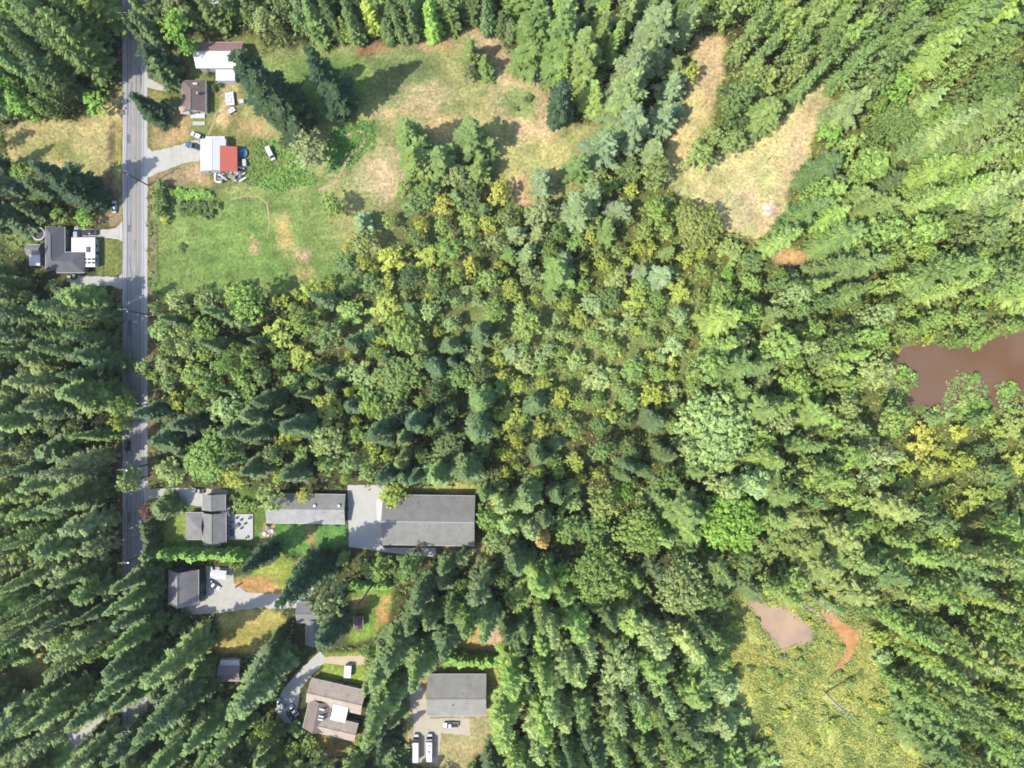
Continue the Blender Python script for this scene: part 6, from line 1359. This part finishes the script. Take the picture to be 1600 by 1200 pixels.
# ------------------------------------------------------------------ dead trunks
def snag(px, py, h, r0, label, m, branches=9, lean=(0, 0), seed=1):
    rr = random.Random(seed); x, y = W(px, py); o = empty('dead_tree', (x, y, 0), rr.uniform(0, 6), label, 'dead tree')
    MB().tube([(0, 0, -.3), (lean[0] * .4, lean[1] * .4, h * .45), (lean[0], lean[1], h)], [r0, r0 * .7, r0 * .25], 8).build('trunk', m, o)
    for k in range(branches):
        z = h * rr.uniform(.35, .95); a = rr.uniform(0, 6.28); L = rr.uniform(1.2, 3.0)
        MB().tube([(lean[0] * z / h, lean[1] * z / h, z), (lean[0] * z / h + math.cos(a) * L, lean[1] * z / h + math.sin(a) * L, z + rr.uniform(-.4, .5))], [r0 * .25, .03], 5).build('branch', m, o)
snag(1289, 1082, 24, .42, 'tall grey dead trunk standing in the yellow marsh', M_DEAD, 8, seed=4)
snag(1232, 925, 34, .34, 'bleached dead trunk leaning over the orange pond', M_DEAD, 12, seed=5)
snag(1247, 918, 33, .32, 'second bleached dead trunk, just behind the one over the orange pond', M_DEAD, 12, seed=6)
snag(1395, 960, 30, .36, 'pale bare trunk in the wood right of the orange pond', M_DEAD, 14, seed=7)
snag(587, 906, 32, .42, 'bare brown trunk standing over the small lawn by the brown hut', M_BROWNWOOD, 3, seed=8)
snag(985, 430, 14, .26, 'white bare-limbed dead tree in the scrub below the tan strip', M_DEAD, 12, seed=9)
snag(1016, 438, 12, .24, 'smaller white dead tree beside the first below the tan strip', M_DEAD, 12, seed=10)
snag(1330, 65, 24, .3, 'grey bare tree in the dense wood above the clearing', M_DEAD, 16, seed=11)
snag(1475, 235, 24, .3, 'grey bare tree at the far side of the dry clearing', M_DEAD, 18, seed=12)

# ------------------------------------------------------------------ yard things
def fence(name, label, pts, m, h=1.2, gap=2.6, rails=2):
    x0, y0 = W(*pts[0]); o = empty(name, (x0, y0, 0), 0, label, 'fence')
    pm = MB().box(-.07, .07, -.07, .07, -.2, h + .1).mesh('post'); pm.materials.append(m)
    for i in range(len(pts) - 1):
        a, c = Vector((*W(*pts[i]), 0)), Vector((*W(*pts[i + 1]), 0)); L = (c - a).length; n = max(1, int(L / gap)); d = (c - a).normalized()
        for k in range(n + (i == len(pts) - 2)):
            p = a.lerp(c, k / n); q = link('post', pm, None, o); q.location = (p.x - x0, p.y - y0, 0)
        for r_ in range(rails):
            mid = (a + c) / 2; MB().obox((mid.x - x0, mid.y - y0, h * (.45 + .5 * r_ / max(1, rails - 1))), d, L, .05, .14).build('rail', m, o)
fence('pasture_fence', 'pale rail fence along the road side of the green pasture', [(243, 352), (244, 400), (246, 442)], M_WOOD)
fence('garden_fence', 'thin grey fence across the lawn in front of the grey house', [(160, 374), (160, 432)], M_STEEL, 1.0)
fence('drive_fence', 'dark board fence by the lower drive of the grey house', [(103, 424), (127, 427)], M_DARKWOOD, 1.5, 2.0, 3)
fence('yard_fence', 'white rail fence beside the small shed', [(375, 1040), (399, 1016)], M_TRIM, 1.1)

def ring(R0, r, n=26, z=0.0):
    b = MB(); m_ = 6; vs = []; fs = []
    for i in range(n):
        a = 2 * math.pi * i / n
        for k in range(m_):
            t = 2 * math.pi * k / m_; vs.append(((R0 + r * math.cos(t)) * math.cos(a), (R0 + r * math.cos(t)) * math.sin(a), z + r * math.sin(t)))
    for i in range(n):
        for k in range(m_): fs.append((i * m_ + k, ((i + 1) % n) * m_ + k, ((i + 1) % n) * m_ + (k + 1) % m_, i * m_ + (k + 1) % m_))
    return b.add(vs, fs)
def disc(R0, z0, z1, n=24): return MB().tube([(0, 0, z0), (0, 0, z1)], [R0, R0], n)
def at(name, px, py, rz, label, cat, group=None): x, y = W(px, py); return empty(name, (x, y, .0), math.radians(rz), label, cat, group)

o = at('trampoline', 63, 366, 0, 'round trampoline with a thick pale rim behind the grey house', 'trampoline')
ring(2.3, .28, 28, .9).build('rim', M_TRIM, o); disc(2.05, .86, .9).build('mat', mat('trampoline_mat', A(96, 92, 88), .9, .1, 1), o)
for k in range(6): a = k * math.pi / 3; MB().tube([(2.3 * math.cos(a), 2.3 * math.sin(a), 0), (2.3 * math.cos(a), 2.3 * math.sin(a), .8)], [.05, .05], 6).build('leg', M_STEEL, o)
o = at('fire_pit', 116, 432, 0, 'round black fire pit with a pale middle by the grey house', 'fire pit')
ring(.95, .3, 22, .3).build('rim', M_BLACK, o); disc(.75, .05, .35).build('ash_bed', M_CONC, o)
o = at('water_trough', 653, 861, 20, 'round dark trough below the big grey barn', 'trough')
ring(1.05, .22, 24, .5).build('rim', M_BLACK, o); disc(1.02, 0, .3).build('water_surface', M_GLASS, o); ring(1.08, .14, 24, .15).build('base', M_BLACK, o)
o = at('paddling_pool', 380, 240, 0, 'round blue pool beside the red lean-to', 'pool')
ring(1.75, .22, 26, .6).build('rim', mat('blue_liner', A(72, 130, 176), .5, .1, 1), o); disc(1.7, 0, .5).build('water_surface', mat('blue_water', A(86, 150, 190), .1, .15, .7, spec=.5), o)
# trailer with panels
o = at('flatbed_trailer', 361, 156, 6, 'flatbed trailer carrying a grid of white panels in the farmyard', 'trailer')
MB().box(-1.7, 1.7, -2.6, 2.6, .7, .9).build('bed', M_DARKWOOD, o); MB().box(-.08, .08, 2.6, 4.2, .7, .84).build('drawbar', M_STEEL, o)
for i in range(3):
    for j in range(4): MB().box(-1.6 + i * 1.08, -.62 + i * 1.08, -2.5 + j * 1.26, -1.36 + j * 1.26, .92, 1.1 + .05 * ((i + j) % 3)).build('white_panel', M_TRIM, o)
for sx_ in (-1, 1): MB().tube([(-.11, 0, 0), (.11, 0, 0)], [.38, .38], 12).build('wheel', M_BLACK, o, loc=(sx_ * 1.75, 0, .38))
o = at('garden_cart', 363, 173, 30, 'small white cart with black wheels below the flatbed trailer', 'cart')
for i in range(3): MB().box(-1.3, 1.3, -.9 + i * .62, -.4 + i * .62, .6, .75).build('plank', M_TRIM, o)
for sx_ in (-1, 1):
    for sy_ in (-1, 1): MB().tube([(0, -.1, 0), (0, .1, 0)], [.36, .36], 12).build('wheel', M_BLACK, o, loc=(sx_ * .9, sy_ * 1.1, .36))
o = at('crate', 379, 160, 15, 'white crate standing right of the flatbed trailer', 'crate')
MB().box(-.8, .8, -.7, .7, 0, 1.1).build('case', M_TRIM, o); MB().box(-.85, .85, -.75, .75, 1.1, 1.2).build('lid', M_WALLW, o)
def pile(px, py, rz, label, n, seed, span=2.4):
    rr = random.Random(seed); o = at('scrap_pile', px, py, rz, label, 'scrap pile', 'scrap piles round the white shed')
    for i in range(n):
        d = Vector((rr.uniform(-1, 1), rr.uniform(-1, 1), rr.uniform(-.12, .12)))
        MB().obox((rr.uniform(-span, span), rr.uniform(-span * .7, span * .7), .15 + .09 * i), d, rr.uniform(1.4, 3.2), rr.uniform(.25, .7), .1).build('board', rr.choice((M_TRIM, M_WOOD, M_TRIM, M_DARKWOOD, M_STEEL)), o)
pile(345, 279, 0, 'pile of pale boards against the lower wall of the white shed', 16, 1)
pile(372, 276, 0, 'tangled pile of pale and dark boards below the red lean-to', 18, 2)
pile(376, 260, 80, 'dark scrap pile between the blue pool and white cabinet', 12, 3, 1.8)
o = at('cabinet', 384, 256, 4, 'white upright cabinet outside the red lean-to', 'cabinet')
MB().box(-.6, .6, -1.2, 1.2, 0, 1.5).build('case', M_TRIM, o); MB().box(.605, .64, -1.1, 1.1, .1, 1.4).build('door', M_WALLW, o); MB().box(-.65, .65, -1.25, 1.25, 1.5, 1.56).build('top', M_WALLW, o)
o = at('canopy', 347, 895, -5, 'white canopy between the dark-walled garage and the dark fir', 'canopy')
slab(o, 'cover', [(-2.6, -1.6, 2.3), (2.6, -1.6, 2.3), (2.6, 0, 2.9), (-2.6, 0, 2.9)], M_WROOF, .05); slab(o, 'cover', [(2.6, 1.6, 2.3), (-2.6, 1.6, 2.3), (-2.6, .004, 2.9), (2.6, .004, 2.9)], M_WROOF, .05)
for sx_ in (-1, 1):
    for sy_ in (-1, 1): MB().tube([(sx_ * 2.4, sy_ * 1.45, 0), (sx_ * 2.4, sy_ * 1.45, 2.3)], [.05, .05], 6).build('leg', M_STEEL, o)
o = at('boat', 331, 894, 80, 'small pale boat under cover beside the white canopy', 'boat')
smooth(loft([(-2.4, .5, .3, .9), (-1.5, .8, .2, .95), (.6, .8, .2, 1.0), (1.8, .45, .3, 1.05), (2.4, .06, .6, 1.1)]).build('hull', M_WALLW, o)); MB().box(-1.6, .4, -.55, .55, .96, 1.1).build('cover', PS, o)
o = at('log', 373, 914, 35, 'rust-brown log lying at the edge of the dry lawn', 'log')
MB().tube([(-1.4, 0, .3), (1.4, 0, .3)], [.32, .28], 9).build('log_trunk', mat('rusty_bark', A(150, 92, 58), .9, .2, 2), o)
o = at('picnic_table', 656, 1075, 10, 'small white table on the gravel beside the square grey house', 'table')
MB().box(-.9, .9, -.4, .4, .7, .76).build('table_top', M_TRIM, o)
for sx_ in (-1, 1): MB().box(sx_ * .7 - .05, sx_ * .7 + .05, -.35, .35, 0, .7).build('leg', M_TRIM, o); MB().box(-.9, .9, sx_ * .75 - .13, sx_ * .75 + .13, .42, .47).build('bench', M_TRIM, o)
# deck furniture
o = at('patio_table', 372, 820, 0, 'dark round patio table in the middle of the white deck', 'table')
disc(.85, 1.12, 1.18).build('table_top', M_DARK, o); MB().tube([(0, 0, .45), (0, 0, 1.12)], [.08, .08], 8).build('stem', M_DARK, o); disc(.4, .45, .5).build('foot', M_DARK, o)
ch = None
for k, (px, py) in enumerate([(364, 815), (367, 826), (379, 824), (378, 812), (371, 809), (362, 822), (385, 817)]):
    x, y = W(px, py); a = R.uniform(0, 6.28)
    if ch is None:
        ch = empty('patio_chair', (x, y, .45), a, 'dark patio chair on the white deck of the gabled house', 'chair', 'patio chairs on the deck')
        MB().box(-.35, .35, -.35, .35, .4, .47).build('seat', M_DARK, ch); MB().box(-.35, .35, .3, .38, .47, 1.0).build('backrest', M_DARK, ch)
        for sx_ in (-1, 1):
            for sy_ in (-1, 1): MB().box(sx_ * .3 - .03, sx_ * .3 + .03, sy_ * .3 - .03, sy_ * .3 + .03, 0, .4).build('leg', M_DARK, ch)
    else:
        c = copy_tree(ch); c.location = (x, y, .45); c.rotation_euler = (0, 0, a)
o = at('sofa', 364, 831, 90, 'dark outdoor sofa at the lower left of the white deck', 'sofa'); o.location.z = .45
MB().box(-1.1, 1.1, -.45, .45, .1, .45).build('seat', M_DARK, o); MB().box(-1.1, 1.1, .35, .5, .45, .9).build('backrest', M_DARK, o)
for sx_ in (-1, 1): MB().box(sx_ * 1.18 - .08, sx_ * 1.18 + .08, -.45, .5, .1, .65).build('armrest', M_DARK, o)
for (px, py, lb) in ((391, 809, 'pale planter at the upper corner of the white deck'), (387, 839, 'pale planter at the lower corner of the white deck')):
    o = at('planter', px, py, 0, lb, 'planter', 'planters on the deck'); o.location.z = .45
    MB().tube([(0, 0, 0), (0, 0, .7)], [.4, .6], 12).build('pot', M_TRIM, o); disc(.5, .68, .73, 12).build('soil', M_DARKWOOD, o)
rr = random.Random(9)
for k in range(9):
    px, py = 412 + rr.uniform(0, 14), 822 + rr.uniform(0, 20)
    x, y = W(px, py); b = MB(); q = rr.uniform(.5, 1.0)
    me = bpy.data.meshes.new('boulder'); bm = bmesh.new(); bmesh.ops.create_icosphere(bm, subdivisions=2, radius=q)
    for v in bm.verts: v.co *= rr.uniform(.85, 1.12); v.co.z *= .6
    bm.to_mesh(me); bm.free()
    tag(link('boulder', me, M_TRIM if k % 2 else M_WOOD), 'pale boulder in the sandy bed at the end of the long grey home', 'boulder', 'boulders of the sandy bed').location = (x, y, .2)

# ------------------------------------------------------------------ thin summer haze
hz = MB().box(-900, 900, -900, 900, -1.5, 262).build('haze', None)
hm = bpy.data.materials.new('haze'); hm.use_nodes = True
hm.node_tree.nodes.remove(hm.node_tree.nodes['Principled BSDF'])
pv = hm.node_tree.nodes.new('ShaderNodeVolumePrincipled')
pv.inputs['Color'].default_value = (.95, .95, .93, 1); pv.inputs['Density'].default_value = 0.00003
hm.node_tree.links.new(pv.outputs[0], hm.node_tree.nodes['Material Output'].inputs['Volume'])
hz.data.materials.append(hm); tag(hz, kind='stuff')
